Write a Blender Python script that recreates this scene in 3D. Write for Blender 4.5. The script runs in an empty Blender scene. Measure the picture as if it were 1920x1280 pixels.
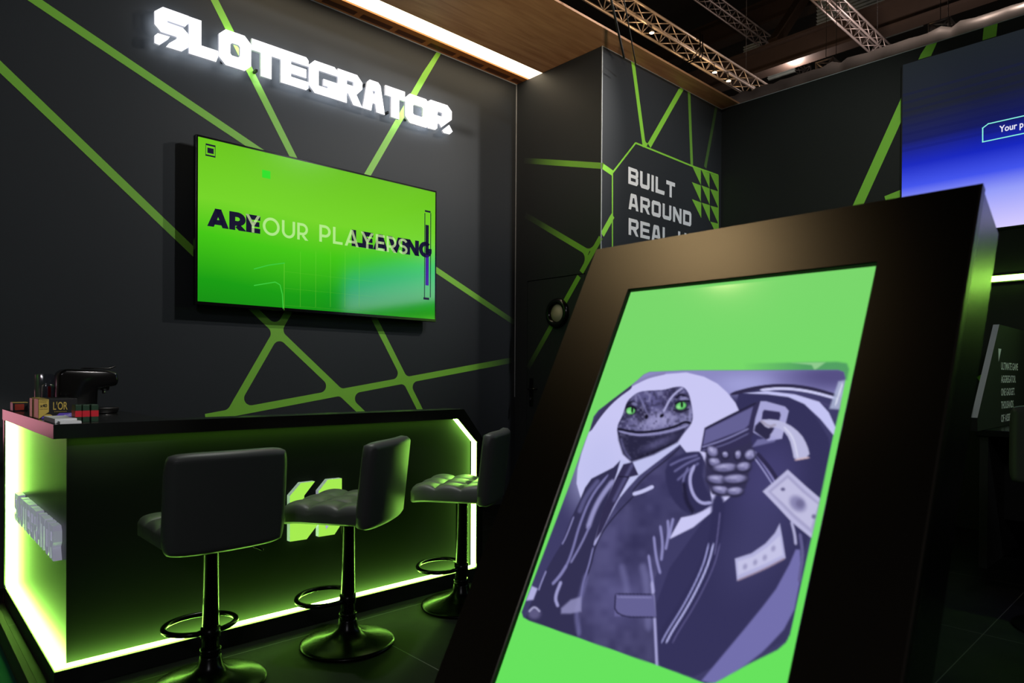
import bpy, bmesh, math, random
import numpy as np
from mathutils import Vector, Matrix

random.seed(7)
SC = bpy.context.scene
COL = SC.collection

# ------------------------------------------------------------------ camera
F, CX, CY = 1263.16, 960.0, 711.92
YAW, PIT, ROL = (math.radians(a) for a in (43.16006, -0.34056, 0.33830))
H = 1.2
_f = np.array([math.sin(YAW) * math.cos(PIT), math.cos(YAW) * math.cos(PIT), math.sin(PIT)])
_rt = np.array([math.cos(YAW), -math.sin(YAW), 0.0])
_up = np.cross(_rt, _f)
_r = _rt * math.cos(ROL) + _up * math.sin(ROL)
_u = np.cross(_r, _f)
_C = np.array([0, 0, H])
cam = bpy.data.cameras.new('camera')
cam.sensor_width = 36.0
cam.lens = F / 1920 * 36
cam.shift_y = (CY - 640) / 1920
cam.clip_start = 0.05
cam.dof.use_dof = True
cam.dof.focus_distance = 4.2
cam.dof.aperture_fstop = 4.5
camo = bpy.data.objects.new('camera', cam)
COL.objects.link(camo)
M = Matrix.Identity(4)
for i in range(3):
    M[i][0], M[i][1], M[i][2], M[i][3] = _r[i], _u[i], -_f[i], _C[i]
camo.matrix_world = M
SC.camera = camo


def ray(x, y):
    return _f + _r * (x - CX) / F - _u * (y - CY) / F


def at(x, y, ax, v):
    d = ray(x, y)
    i = 'XYZ'.index(ax)
    return _C + d * ((v - _C[i]) / d[i])


def px(P):
    q = np.asarray(P, float) - _C
    w = q @ _f
    return CX + F * (q @ _r) / w, CY - F * (q @ _u) / w


# ------------------------------------------------------------------ world, lights, exposure
W = bpy.data.worlds.new('world')
SC.world = W
W.use_nodes = True
W.node_tree.nodes['Background'].inputs[0].default_value = (1.0, 0.86, 0.7, 1)
W.node_tree.nodes['Background'].inputs[1].default_value = 0.025
SC.view_settings.view_transform = 'Standard'
SC.view_settings.look = 'None'
SC.view_settings.exposure = 0.0
SC.view_settings.gamma = 1.0
SC.view_settings.use_curve_mapping = False


def lamp(name, kind, loc, target, energy, color, size=0.3, spot=60, blend=0.5):
    L = bpy.data.lights.new(name, kind)
    L.energy = energy
    L.color = color
    if kind == 'AREA':
        L.shape = 'DISK'
        L.size = size
    elif kind == 'SPOT':
        L.shadow_soft_size = size
        L.spot_size = math.radians(spot)
        L.spot_blend = blend
    else:
        L.shadow_soft_size = size
    o = bpy.data.objects.new(name, L)
    COL.objects.link(o)
    o.location = loc
    if target is not None:
        d = Vector(target) - Vector(loc)
        o.rotation_euler = d.to_track_quat('-Z', 'Y').to_euler()
    return o


# lamp position whose mirror image falls on the upper left of the tilted kiosk front
_al = math.radians(28)
_n = np.array([-math.cos(_al), 0, math.sin(_al)])
_d = ray(1330, 462)
_P = _C + _d * (((1.13 * ray(1843, 341)) @ _n) / (_d @ _n))
_w = _d / np.linalg.norm(_d)
_w = _w - 2 * (_w @ _n) * _n
WARM = tuple(_P + _w * 5.0)
# floodlights of the hall rig, right and in front of the booth, and further off behind the camera
lamp('hall_or_fill_lamp', 'SPOT', (5.2, 1.8, 4.4), (2.0, 4.67, 2.1), 215, (1, 0.97, 0.92), 0.05, 62, 0.7)
lamp('hall_or_fill_lamp', 'SPOT', (3.9, 1.3, 4.3), (1.6, 4.67, 2.4), 150, (0.93, 0.97, 1.0), 0.05, 66, 0.8)
lamp('hall_or_fill_lamp', 'SPOT', (4.6, 0.2, 4.4), (5.0, 3.62, 2.8), 215, (0.93, 0.97, 1.0), 0.08, 50, 0.9)
lamp('hall_or_fill_lamp', 'AREA', (-4.5, -5.0, 5.5), (2.5, 4.0, 3.4), 70, (0.95, 0.95, 1.0), 1.2)
lamp('hall_or_fill_lamp', 'SPOT', (1.75, 2.98, 5.6), (1.7, 2.72, 0.6), 380, (0.93, 1.0, 0.9), 0.08, 32, 0.8)
# narrow spot on the things at the counter's left end
lamp('hall_or_fill_lamp', 'SPOT', (1.6, -1.2, 3.6), (0.56, 3.5, 1.06), 330, (1.0, 0.96, 0.92), 0.05, 11, 0.6)
# warm spot that catches the kiosk, an added warm uplight on the canopy, pink glow of the neighbouring booth
lamp('hall_or_fill_lamp', 'SPOT', WARM, (1.33, 1.02, 1.47), 260, (1.0, 0.76, 0.42), 0.35, 9, 1.0)
lamp('hall_or_fill_lamp', 'SPOT', (2.3, -0.6, 1.9), (4.2, 3.85, 3.97), 430, (1.0, 0.80, 0.58), 0.2, 44, 0.9)
lamp('hall_or_fill_lamp', 'AREA', (-0.50, 11.5, 0.75), (0.47, 3.7, 1.0), 5, (1.0, 0.36, 0.46), 1.0)
lamp('hall_or_fill_lamp', 'SPOT', (3.2, -2.2, 4.2), (5.6, 0.9, 1.2), 110, (0.92, 1.0, 0.97), 0.1, 30, 0.9)
lamp('hall_or_fill_lamp', 'SPOT', (7.4, 1.5, 6.6), (8.1, 1.8, 4.3), 90, (1.0, 0.86, 0.78), 0.1, 110, 0.9)  # added spot to brighten the air duct
# lamps added to light the trusses and the roof
lamp('hall_or_fill_lamp', 'SPOT', (8.0, 4.6, 6.0), (12.0, 7.75, 8.0), 900, (1.0, 0.62, 0.34), 0.2, 70, 0.8)
lamp('hall_or_fill_lamp', 'POINT', (17.0, 5.0, 8.0), None, 420, (1.0, 0.78, 0.7), 0.3)
lamp('hall_or_fill_lamp', 'POINT', (20.0, 9.0, 10.5), None, 220, (1.0, 0.8, 0.74), 0.3)
lamp('hall_or_fill_lamp', 'SPOT', (3.6, 0.8, 4.4), (6.35, 2.7, 3.0), 150, (0.95, 1.0, 0.95), 0.1, 44, 0.9)  # added spot that lifts the right wall and its stripes


# ------------------------------------------------------------------ materials
MATS = {}


def lin(c):
    return tuple(((v / 255) / 12.92 if v / 255 <= 0.04045 else ((v / 255 + 0.055) / 1.055) ** 2.4) for v in c)


def mat(name, color, rough=0.5, metal=0.0, spec=0.5, emit=None, estr=1.0, bump=0.0, bscale=200.0, vary=0.0, vscale=6.0, coat=0.0, rgb=True):
    """principled material with a procedural variation of colour and surface"""
    m = bpy.data.materials.new(name)
    m.use_nodes = True
    nt = m.node_tree
    b = nt.nodes['Principled BSDF']
    c = lin(color) if rgb else color
    b.inputs['Base Color'].default_value = (*c, 1)
    b.inputs['Roughness'].default_value = rough
    b.inputs['Metallic'].default_value = metal
    b.inputs['Specular IOR Level'].default_value = spec
    b.inputs['Coat Weight'].default_value = coat
    b.inputs['Coat Roughness'].default_value = 0.05
    if emit is not None:
        b.inputs['Emission Color'].default_value = (*(lin(emit) if rgb else emit), 1)
        b.inputs['Emission Strength'].default_value = estr
    if bump or vary:
        tc = nt.nodes.new('ShaderNodeTexCoord')
        n = nt.nodes.new('ShaderNodeTexNoise')
        n.inputs['Scale'].default_value = bscale if bump else vscale
        n.inputs['Detail'].default_value = 4
        nt.links.new(tc.outputs['Object'], n.inputs['Vector'])
        if bump:
            bp = nt.nodes.new('ShaderNodeBump')
            bp.inputs['Strength'].default_value = bump
            bp.inputs['Distance'].default_value = 0.002
            nt.links.new(n.outputs['Fac'], bp.inputs['Height'])
            nt.links.new(bp.outputs['Normal'], b.inputs['Normal'])
        if vary:
            n2 = nt.nodes.new('ShaderNodeTexNoise')
            n2.inputs['Scale'].default_value = vscale
            n2.inputs['Detail'].default_value = 5
            nt.links.new(tc.outputs['Object'], n2.inputs['Vector'])
            mr = nt.nodes.new('ShaderNodeMapRange')
            mr.inputs['To Min'].default_value = 1 - vary
            mr.inputs['To Max'].default_value = 1 + vary
            nt.links.new(n2.outputs['Fac'], mr.inputs['Value'])
            mx = nt.nodes.new('ShaderNodeMix')
            mx.data_type = 'RGBA'
            mx.blend_type = 'MULTIPLY'
            mx.inputs['Factor'].default_value = 1
            mx.inputs['A'].default_value = (*c, 1)
            nt.links.new(mr.outputs['Result'], mx.inputs['B'])
            nt.links.new(mx.outputs['Result'], b.inputs['Base Color'])
    MATS[name] = m
    return m


def attr_color_mat(name, attr, rough, spec=0.5, emission=False, base=(0.004, 0.004, 0.004)):
    m = bpy.data.materials.new(name)
    m.use_nodes = True
    nt = m.node_tree
    b = nt.nodes['Principled BSDF']
    b.inputs['Roughness'].default_value = rough
    b.inputs['Specular IOR Level'].default_value = spec
    a = nt.nodes.new('ShaderNodeAttribute')
    a.attribute_name = attr
    if emission:
        b.inputs['Base Color'].default_value = (*base, 1)
        nt.links.new(a.outputs['Color'], b.inputs['Emission Color'])
        b.inputs['Emission Strength'].default_value = 1.0
    else:
        nt.links.new(a.outputs['Color'], b.inputs['Base Color'])
    MATS[name] = m
    return m


def ramp_screen(name, axis, stops, rough=0.12, spec=0.5, strength=1.0, ior=1.5, lo=0.0, hi=1.0, wob=0.0, tilt=0.0):
    """emissive display picture: vertical gradient in object space"""
    m = bpy.data.materials.new(name)
    m.use_nodes = True
    nt = m.node_tree
    b = nt.nodes['Principled BSDF']
    b.inputs['Base Color'].default_value = (0.004, 0.004, 0.004, 1)
    b.inputs['Roughness'].default_value = rough
    b.inputs['Specular IOR Level'].default_value = spec
    b.inputs['IOR'].default_value = ior
    tc = nt.nodes.new('ShaderNodeTexCoord')
    sp = nt.nodes.new('ShaderNodeSeparateXYZ')
    nt.links.new(tc.outputs['Object'], sp.inputs[0])
    mr = nt.nodes.new('ShaderNodeMapRange')
    mr.inputs['From Min'].default_value = lo
    mr.inputs['From Max'].default_value = hi
    src = sp.outputs['XYZ'.index(axis)]
    if wob:
        n = nt.nodes.new('ShaderNodeTexNoise')
        n.inputs['Scale'].default_value = 0.9
        n.inputs['Detail'].default_value = 1
        nt.links.new(tc.outputs['Object'], n.inputs['Vector'])
        ma = nt.nodes.new('ShaderNodeMath')
        ma.operation = 'MULTIPLY_ADD'
        ma.inputs[1].default_value = wob
        nt.links.new(n.outputs['Fac'], ma.inputs[0])
        nt.links.new(src, ma.inputs[2])
        src = ma.outputs[0]
    if tilt:
        ma = nt.nodes.new('ShaderNodeMath')
        ma.operation = 'MULTIPLY_ADD'
        ma.inputs[1].default_value = tilt
        nt.links.new(sp.outputs['X' != axis and 0 or 1] if axis == 'Z' else sp.outputs[0], ma.inputs[0])
        nt.links.new(src, ma.inputs[2])
        src = ma.outputs[0]
    nt.links.new(src, mr.inputs['Value'])
    cr = nt.nodes.new('ShaderNodeValToRGB')
    e = cr.color_ramp.elements
    while len(e) < len(stops):
        e.new(0.5)
    for el, (p, c) in zip(e, stops):
        el.position = p
        el.color = (*lin(c), 1)
    nt.links.new(mr.outputs['Result'], cr.inputs[0])
    nt.links.new(cr.outputs[0], b.inputs['Emission Color'])
    b.inputs['Emission Strength'].default_value = strength
    MATS[name] = m
    return m


WALLC = (47, 50, 54)
mat('wall_black', WALLC, 0.55, spec=0.35, bump=0.08, bscale=350, vary=0.06, vscale=3)
mat('print_white', (245, 247, 250), 0.5)
mat('alu', (190, 195, 200), 0.45, metal=0.2, vary=0.05)
mat('black_matte', (16, 16, 17), 0.6, vary=0.1)
mat('black_gap', (4, 4, 4), 0.8, vary=0.1)
mat('black_gloss', (9, 9, 10), 0.16, vary=0.1)
mat('counter_top', (14, 14, 15), 0.22, vary=0.15, bump=0.02, bscale=120)
mat('counter_panel', (34, 36, 34), 0.65, spec=0.05, bump=0.03, bscale=160, vary=0.08)
mat('black_metal', (22, 22, 23), 0.25, metal=0.7, vary=0.08)
mat('leather', (80, 80, 82), 0.45, spec=0.45, bump=0.12, bscale=500, vary=0.06)
mat('led_green', (0.02, 0.02, 0.02), 0.5, emit=(0.4, 1.0, 0.12), estr=38, rgb=False, vary=0.01)
mat('led_white', (0.8, 0.8, 0.82), 0.5, emit=(0.95, 0.96, 1.0), estr=1.15, rgb=False, vary=0.01)
mat('sign_side', (0.8, 0.8, 0.85), 0.5, emit=(0.8, 0.85, 1.0), estr=0.25, rgb=False, vary=0.01)
mat('led_halo', (0.8, 0.8, 0.82), 0.5, emit=(0.82, 0.9, 1.0), estr=6, rgb=False, vary=0.01)
mat('led_green_low', (0.02, 0.02, 0.02), 0.5, emit=(0.4, 1.0, 0.09), estr=13, rgb=False, vary=0.01)
mat('counter_end', (46, 47, 46), 0.38, spec=0.5, bump=0.05, bscale=180, vary=0.12)
mat('strip_warm', (0.8, 0.78, 0.74), 0.5, emit=(1.0, 0.82, 0.55), estr=5.0, rgb=False, vary=0.01)
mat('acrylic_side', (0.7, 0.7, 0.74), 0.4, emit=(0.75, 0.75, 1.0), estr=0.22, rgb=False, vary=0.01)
mat('logo_green', (20, 40, 10), 0.4, emit=(165, 235, 80), estr=1.0, vary=0.01)
mat('wood', (150, 104, 66), 0.5)
mat('wood_orange', (176, 108, 50), 0.5, vary=0.1)
mat('wood_slot', (92, 48, 20), 0.6, vary=0.1)
mat('truss_metal', (170, 160, 150), 0.4, metal=0.6, vary=0.08)
mat('truss_dark', (140, 132, 130), 0.45, metal=0.6, vary=0.08)
mat('duct', (190, 176, 168), 0.4, metal=0.5, bump=0.3, bscale=14, vary=0.15)
mat('roof_dark', (30, 25, 22), 0.8, vary=0.2)
mat('roof_beam', (54, 42, 34), 0.7, vary=0.15)
mat('kiosk_body', (80, 76, 71), 0.33, metal=1.0, spec=0.5, bump=0.05, bscale=260, vary=0.05)
mat('kiosk_side', (92, 90, 92), 0.27, metal=1.0, spec=0.6, bump=0.02, bscale=260, vary=0.05)
mat('glass_clear', (255, 255, 255), 0.03)
_g = MATS['glass_clear'].node_tree
_tr = _g.nodes.new('ShaderNodeBsdfTransparent')
_tr.inputs[0].default_value = (0.93, 0.93, 0.97, 1)
_gl = _g.nodes.new('ShaderNodeBsdfGlossy')
_gl.inputs['Roughness'].default_value = 0.06
_lw = _g.nodes.new('ShaderNodeLayerWeight')
_lw.inputs['Blend'].default_value = 0.28
_mx = _g.nodes.new('ShaderNodeMixShader')
_g.links.new(_lw.outputs['Facing'], _mx.inputs[0])
_g.links.new(_tr.outputs[0], _mx.inputs[1])
_g.links.new(_gl.outputs[0], _mx.inputs[2])
_g.links.new(_mx.outputs[0], _g.nodes['Material Output'].inputs[0])
mat('mirror_beige', (225, 208, 182), 0.3, metal=0.0, vary=0.05)
mat('carpet', (14, 120, 92), 0.95, bump=0.6, bscale=600, vary=0.15, vscale=300)
mat('paper', (225, 228, 232), 0.6, vary=0.02)
mat('pack_black', (20, 20, 24), 0.35, vary=0.05)
mat('pack_gold', (214, 186, 92), 0.35, metal=0.3, vary=0.05)
mat('pack_purple', (96, 70, 190), 0.4, vary=0.04)
mat('pack_green', (22, 56, 36), 0.4, vary=0.05)
mat('pack_red', (205, 22, 44), 0.4, vary=0.04)
mat('pack_orange', (150, 44, 20), 0.4, vary=0.1)
mat('lens_warm', (0.8, 0.78, 0.7), 0.4, emit=(1.0, 0.75, 0.45), estr=20, rgb=False, vary=0.01)
mat('chrome', (200, 200, 205), 0.12, metal=1.0, vary=0.02)
mat('tea_red', (170, 30, 30), 0.3, vary=0.1)
attr_color_mat('print', 'tint', 0.5)

# wood grain
nt = MATS['wood'].node_tree
b = nt.nodes['Principled BSDF']
tc = nt.nodes.new('ShaderNodeTexCoord')
mp = nt.nodes.new('ShaderNodeMapping')
mp.inputs['Scale'].default_value = (0.9, 9, 9)
n1 = nt.nodes.new('ShaderNodeTexNoise')
n1.inputs['Scale'].default_value = 2.2
n1.inputs['Detail'].default_value = 8
n1.inputs['Distortion'].default_value = 0.6
cr = nt.nodes.new('ShaderNodeValToRGB')
cr.color_ramp.elements[0].position = 0.3
cr.color_ramp.elements[0].color = (*lin((156, 108, 74)), 1)
cr.color_ramp.elements[1].position = 0.72
cr.color_ramp.elements[1].color = (*lin((190, 143, 104)), 1)
nt.links.new(tc.outputs['Object'], mp.inputs[0])
nt.links.new(mp.outputs[0], n1.inputs['Vector'])
nt.links.new(n1.outputs['Fac'], cr.inputs[0])
nt.links.new(cr.outputs[0], b.inputs['Base Color'])

# dark floor tiles with thin pale joints
m = bpy.data.materials.new('floor_tile')
m.use_nodes = True
nt = m.node_tree
b = nt.nodes['Principled BSDF']
tc = nt.nodes.new('ShaderNodeTexCoord')
mp = nt.nodes.new('ShaderNodeMapping')
mp.inputs['Location'].default_value = (-1.48 + 3.0, -4.665 + 6.0, 0)
br = nt.nodes.new('ShaderNodeTexBrick')
br.offset = 0.0
br.inputs['Scale'].default_value = 1.0
br.inputs['Brick Width'].default_value = 1.06
br.inputs['Row Height'].default_value = 1.06
br.inputs['Mortar Size'].default_value = 0.0022
br.inputs['Mortar Smooth'].default_value = 0.0
br.inputs['Color1'].default_value = (*lin((13, 14, 13)), 1)
br.inputs['Color2'].default_value = (*lin((15, 16, 15)), 1)
br.inputs['Mortar'].default_value = (*lin((92, 92, 90)), 1)
nt.links.new(tc.outputs['Object'], mp.inputs[0])
nt.links.new(mp.outputs[0], br.inputs['Vector'])
nt.links.new(br.outputs['Color'], b.inputs['Base Color'])
n = nt.nodes.new('ShaderNodeTexNoise')
n.inputs['Scale'].default_value = 5
n.inputs['Detail'].default_value = 6
mr = nt.nodes.new('ShaderNodeMapRange')
mr.inputs['To Min'].default_value = 0.5
mr.inputs['To Max'].default_value = 0.66
b.inputs['Specular IOR Level'].default_value = 0.16
nt.links.new(tc.outputs['Object'], n.inputs['Vector'])
nt.links.new(n.outputs['Fac'], mr.inputs['Value'])
nt.links.new(mr.outputs['Result'], b.inputs['Roughness'])
MATS['floor_tile'] = m


# ------------------------------------------------------------------ mesh building helpers
class MB:
    def __init__(self):
        self.v, self.f, self.m, self.s, self.tint = [], [], [], [], {}

    def add(self, verts, faces, mi=0, smooth=False, tint=None):
        o = len(self.v)
        self.v += [tuple(map(float, p)) for p in verts]
        for f in faces:
            self.f.append(tuple(i + o for i in f))
            self.m.append(mi)
            self.s.append(smooth)
        if tint is not None:
            for k in range(len(verts)):
                self.tint[o + k] = tint[k] if isinstance(tint[0], (tuple, list)) else tint
        return self

    def bm(self, bmsh, mi=0, smooth=False, mx=None):
        if mx is not None:
            bmesh.ops.transform(bmsh, matrix=mx, verts=bmsh.verts)
        bmsh.verts.index_update()
        self.add([v.co for v in bmsh.verts], [[v.index for v in f.verts] for f in bmsh.faces], mi, smooth)
        bmsh.free()
        return self

    def box(self, x0, x1, y0, y1, z0, z1, mi=0, bev=0.0, seg=2, mx=None, smooth=False):
        bb = bmesh.new()
        bmesh.ops.create_cube(bb, size=1)
        bmesh.ops.transform(bb, matrix=Matrix.Translation(((x0 + x1) / 2, (y0 + y1) / 2, (z0 + z1) / 2)) @ Matrix.Diagonal((x1 - x0, y1 - y0, z1 - z0, 1)), verts=bb.verts)
        if bev:
            bmesh.ops.bevel(bb, geom=bb.edges[:], offset=bev, segments=seg, affect='EDGES', profile=0.5)
        return self.bm(bb, mi, smooth, mx)

    def prism(self, poly, fn, d0, d1, mi=0, side=None, bev=0.0):
        """polygon (u,v) swept between depths d0 and d1; fn(u,v,d) gives the point"""
        n = len(poly)
        a = [fn(u, v, d0) for u, v in poly]
        c = [fn(u, v, d1) for u, v in poly]
        self.add(a + c, [tuple(range(n))], mi)
        o = len(self.v) - 2 * n
        self.f.append(tuple(o + n + i for i in range(n))[::-1])
        self.m.append(mi)
        self.s.append(False)
        for i in range(n):
            j = (i + 1) % n
            self.f.append((o + j, o + i, o + n + i, o + n + j))
            self.m.append(mi if side is None else side)
            self.s.append(False)
        return self

    def tube(self, pts, r, n=10, mi=0, closed=False, cap=True):
        P = [Vector(p) for p in pts]
        rr = r if isinstance(r, (list, tuple)) else [r] * len(P)
        rings = []
        prev = None
        for i, p in enumerate(P):
            if closed:
                t = (P[(i + 1) % len(P)] - P[i - 1]).normalized()
            else:
                t = (P[min(i + 1, len(P) - 1)] - P[max(i - 1, 0)]).normalized()
            if prev is None:
                a = Vector((0, 0, 1)) if abs(t.z) < 0.9 else Vector((1, 0, 0))
                nrm = t.cross(a).normalized()
            else:
                nrm = (prev - t * prev.dot(t)).normalized()
            prev = nrm
            bn = t.cross(nrm)
            rings.append([p + (nrm * math.cos(k * 2 * math.pi / n) + bn * math.sin(k * 2 * math.pi / n)) * rr[i] for k in range(n)])
        vs = [q for g in rings for q in g]
        fs = []
        L = len(rings)
        for i in range(L if closed else L - 1):
            j = (i + 1) % L
            for k in range(n):
                l = (k + 1) % n
                fs.append((i * n + k, i * n + l, j * n + l, j * n + k))
        self.add(vs, fs, mi, True)
        if cap and not closed:
            o = len(self.v) - len(vs)
            self.f += [tuple(o + k for k in range(n))[::-1], tuple(o + (L - 1) * n + k for k in range(n))]
            self.m += [mi, mi]
            self.s += [False, False]
        return self

    def lathe(self, prof, n=48, mi=0, c=(0, 0, 0)):
        vs, fs = [], []
        for r, z in prof:
            for k in range(n):
                a = k * 2 * math.pi / n
                vs.append((c[0] + r * math.cos(a), c[1] + r * math.sin(a), c[2] + z))
        for i in range(len(prof) - 1):
            for k in range(n):
                l = (k + 1) % n
                fs.append((i * n + k, i * n + l, (i + 1) * n + l, (i + 1) * n + k))
        return self.add(vs, fs, mi, True)

    def build(self, name, mats, parent=None, loc=None, smooth_angle=None):
        me = bpy.data.meshes.new(name)
        o = bpy.data.objects.new(name, me)
        COL.objects.link(o)
        off = Vector((0, 0, 0))
        if loc is not None:
            off = Vector(loc)
            o.location = loc
        vs = [tuple(Vector(p) - off) for p in self.v]
        me.from_pydata(vs, [], self.f)
        for mm in (mats if isinstance(mats, (list, tuple)) else [mats]):
            me.materials.append(MATS[mm])
        me.polygons.foreach_set('material_index', self.m)
        me.polygons.foreach_set('use_smooth', self.s)
        if self.tint:
            at_ = me.color_attributes.new('tint', 'FLOAT_COLOR', 'POINT')
            for k, cc in self.tint.items():
                at_.data[k].color = (*cc, 1)
        me.update()
        if parent is not None:
            o.parent = parent
        if smooth_angle:
            try:
                me.set_sharp_from_angle(angle=math.radians(smooth_angle))
            except Exception:
                pass
        return o


def tag(o, label, cat, group=None, kind=None):
    o['label'] = label
    o['category'] = cat
    if group:
        o['group'] = group
    if kind:
        o['kind'] = kind
    return o


def thing(name, label, cat, loc=(0, 0, 0), rz=0.0, group=None):
    e = bpy.data.objects.new(name, None)
    e.empty_display_size = 0.1
    COL.objects.link(e)
    e.location = loc
    e.rotation_euler = (0, 0, rz)
    return tag(e, label, cat, group)


def part(mb, name, mats, parent, world=True, sa=None):
    """mesh given in world coordinates put under an unrotated thing (or a part of one)"""
    off = Vector((0, 0, 0))
    p = parent
    while p is not None:
        off += p.location
        p = p.parent
    if world:
        mb.v = [tuple(Vector(q) - off) for q in mb.v]
    return mb.build(name, mats, parent, None, sa)


def structure(mb, name, mats, loc=None, sa=None):
    o = mb.build(name, mats, None, loc, sa)
    o['kind'] = 'structure'
    return o


def copy_tree(o, parent=None):
    c = o.copy()
    COL.objects.link(c)
    c.parent = parent
    for ch in list(o.children):
        copy_tree(ch, c)
    return c


def curve_tris(polys=None, text=None, depth=0.0, size=1.0, bold=0.0, spacing=1.0):
    """filled outlines (even-odd) or lettering -> list of verts, faces in the xy plane"""
    if text is None:
        cu = bpy.data.curves.new('outline', 'CURVE')
        cu.dimensions = '2D'
        cu.fill_mode = 'BOTH'
        for p in polys:
            s = cu.splines.new('POLY')
            s.points.add(len(p) - 1)
            for q, (x, y) in zip(s.points, p):
                q.co = (x, y, 0, 1)
            s.use_cyclic_u = True
    else:
        cu = bpy.data.curves.new('outline', 'FONT')
        cu.body = text
        cu.size = size
        cu.offset = bold
        cu.space_character = spacing
        cu.resolution_u = 4
    cu.extrude = depth / 2
    o = bpy.data.objects.new('outline', cu)
    COL.objects.link(o)
    dg = bpy.context.evaluated_depsgraph_get()
    me = bpy.data.meshes.new_from_object(o.evaluated_get(dg))
    v = [tuple(p.co) for p in me.vertices]
    f = [tuple(p.vertices) for p in me.polygons]
    bpy.data.objects.remove(o)
    bpy.data.curves.remove(cu)
    bpy.data.meshes.remove(me)
    return v, f


# ------------------------------------------------------------------ block lettering
def glyph(ch, s=2.7, c=1.6, w=7.0, h=10.0, g=None):
    """square-cut capital letters with chamfered corners: list of outlines in a w x h cell"""
    ci = max(0.15, c - s * 0.45)

    def ch_rect(x0, y0, x1, y1, k, corners='abcd'):
        p = []
        p += [(x0, y0 + k), (x0 + k, y0)] if 'a' in corners else [(x0, y0)]
        p += [(x1 - k, y0), (x1, y0 + k)] if 'b' in corners else [(x1, y0)]
        p += [(x1, y1 - k), (x1 - k, y1)] if 'c' in corners else [(x1, y1)]
        p += [(x0 + k, y1), (x0, y1 - k)] if 'd' in corners else [(x0, y1)]
        return p
    if ch == 'O':
        return [ch_rect(0, 0, w, h, c), ch_rect(s, s, w - s, h - s, ci)]
    if ch == 'D':
        return [ch_rect(0, 0, w, h, c, 'bc'), ch_rect(s, s, w - s, h - s, ci, 'bc')]
    if ch == 'I':
        return [[(0, 0), (s, 0), (s, h), (0, h)]]
    if ch == 'L':
        return [[(0, 0), (w - c * .3, 0), (w, s * .5), (w, s), (s, s), (s, h), (0, h)]]
    if ch == 'T':
        m = w / 2
        return [[(m - s / 2, 0), (m + s / 2, 0), (m + s / 2, h - s), (w, h - s), (w, h), (0, h), (0, h - s), (m - s / 2, h - s)]]
    if ch == 'E':
        t = s * .82
        y1 = h / 2 - t / 2
        return [[(0, 0), (w - c * .4, 0), (w, c * .4), (w, t), (s, t), (s, y1), (w * .92, y1), (w * .92, y1 + t), (s, y1 + t), (s, h - t), (w, h - t), (w, h - c * .4), (w - c * .4, h), (0, h)]]
    if ch == 'U':
        return [[(0, c), (c, 0), (w - c, 0), (w, c), (w, h), (w - s, h), (w - s, s + ci), (w - s - ci, s), (s + ci, s), (s, s + ci), (s, h), (0, h)]]
    if ch == 'N':
        return [[(0, 0), (s, 0), (s, h * .58), (w - s, 0), (w, 0), (w, h), (w - s, h), (w - s, h * .42), (s, h), (0, h)]]
    if ch == 'A':
        k = w * .2
        t = s * .8
        return [[(0, 0), (s, 0), (s + k * .28, t), (w - s - k * .28, t), (w - s, 0), (w, 0), (w - k, h - c * .5), (w - k - c * .5, h), (k + c * .5, h), (k, h - c * .5)],
                [(s + k * .5, t + s * .75), (w - s - k * .5, t + s * .75), (w - s - k * .95, h - s), (s + k * .95, h - s)]]
    if ch == 'B':
        t = s * .82
        m = h * .5
        return [[(0, 0), (w - c, 0), (w, c), (w, m - c * .5), (w - c * .5, m), (w, m + c * .5), (w, h - c), (w - c, h), (0, h)],
                [(s, t), (w - s, t), (w - s, m - t * .5), (s, m - t * .5)],
                [(s, m + t * .5), (w - s, m + t * .5), (w - s, h - t), (s, h - t)]]
    if ch == 'R':
        t = s * .82
        m = h * .40
        return [[(0, 0), (s, 0), (s, m - t * .3), (w * .42, m - t * .3), (w - s, 0), (w, 0), (w * .76, m * .9), (w, m + c), (w, h - c), (w - c, h), (0, h)],
                [(s, m + t * .75), (w - s, m + t * .75), (w - s, h - t), (s, h - t)]]
    if ch == 'G':
        t = s * .82
        m = h * .52
        return [[(0, c), (c, 0), (w, 0), (w, m), (w * .5, m), (w * .5, m - t * .75), (w - s, m - t * .75), (w - s, t), (s, t), (s, h - t), (w, h - t), (w, h - c * .5), (w - c * .5, h), (c, h), (0, h - c)]]
    if ch == 'S':
        t = s * .82
        m = h / 2
        if g == 'sign':     # the first letter of the sign is cut by a slash at its lower left
            return [[(0, h * .46), (0, h - c), (c, h), (w, h), (w, h - c * .9), (w - t * .4, h - t), (s * .95, h - t), (s * .95, h - t * 1.35), (w - c, m + t * .2), (w, m - c * .6), (w, c), (w - c, 0), (w * .36, 0), (w * .62, t * 1.05), (w - s, t * 1.05), (w - s, m - t * .62), (c, m - t * .45)],
                    [(0, c * .4), (0, t * 1.2), (w * .1, t * 1.5), (w * .52, t * 1.25), (w * .18, 0), (w * .08, 0)]]
        return [[(0, c * .5), (c * .5, 0), (w - c, 0), (w, c), (w, m + t * .5 - c * .6), (w - c * .6, m + t * .5), (s, m + t * .5), (s, h - t), (w, h - t), (w, h - c * .5), (w - c * .5, h), (c, h), (0, h - c), (0, m - t * .5 + c * .6), (c * .6, m - t * .5), (w - s, m - t * .5), (w - s, t), (0, t)]]
    return []


# ------------------------------------------------------------------ key planes of the booth
Y1 = 4.667           # wall with the television
X1 = 4.413           # return wall with the door
Y2 = 3.625           # wall with the printed slogan
XR = 6.351           # wall with the LED screen
ZT = 3.968           # top of all booth walls
GREEN = lin((146, 220, 70))
BLK = lin(WALLC)


def mixc(t):
    return tuple(BLK[i] + (GREEN[i] - BLK[i]) * t for i in range(3))


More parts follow.
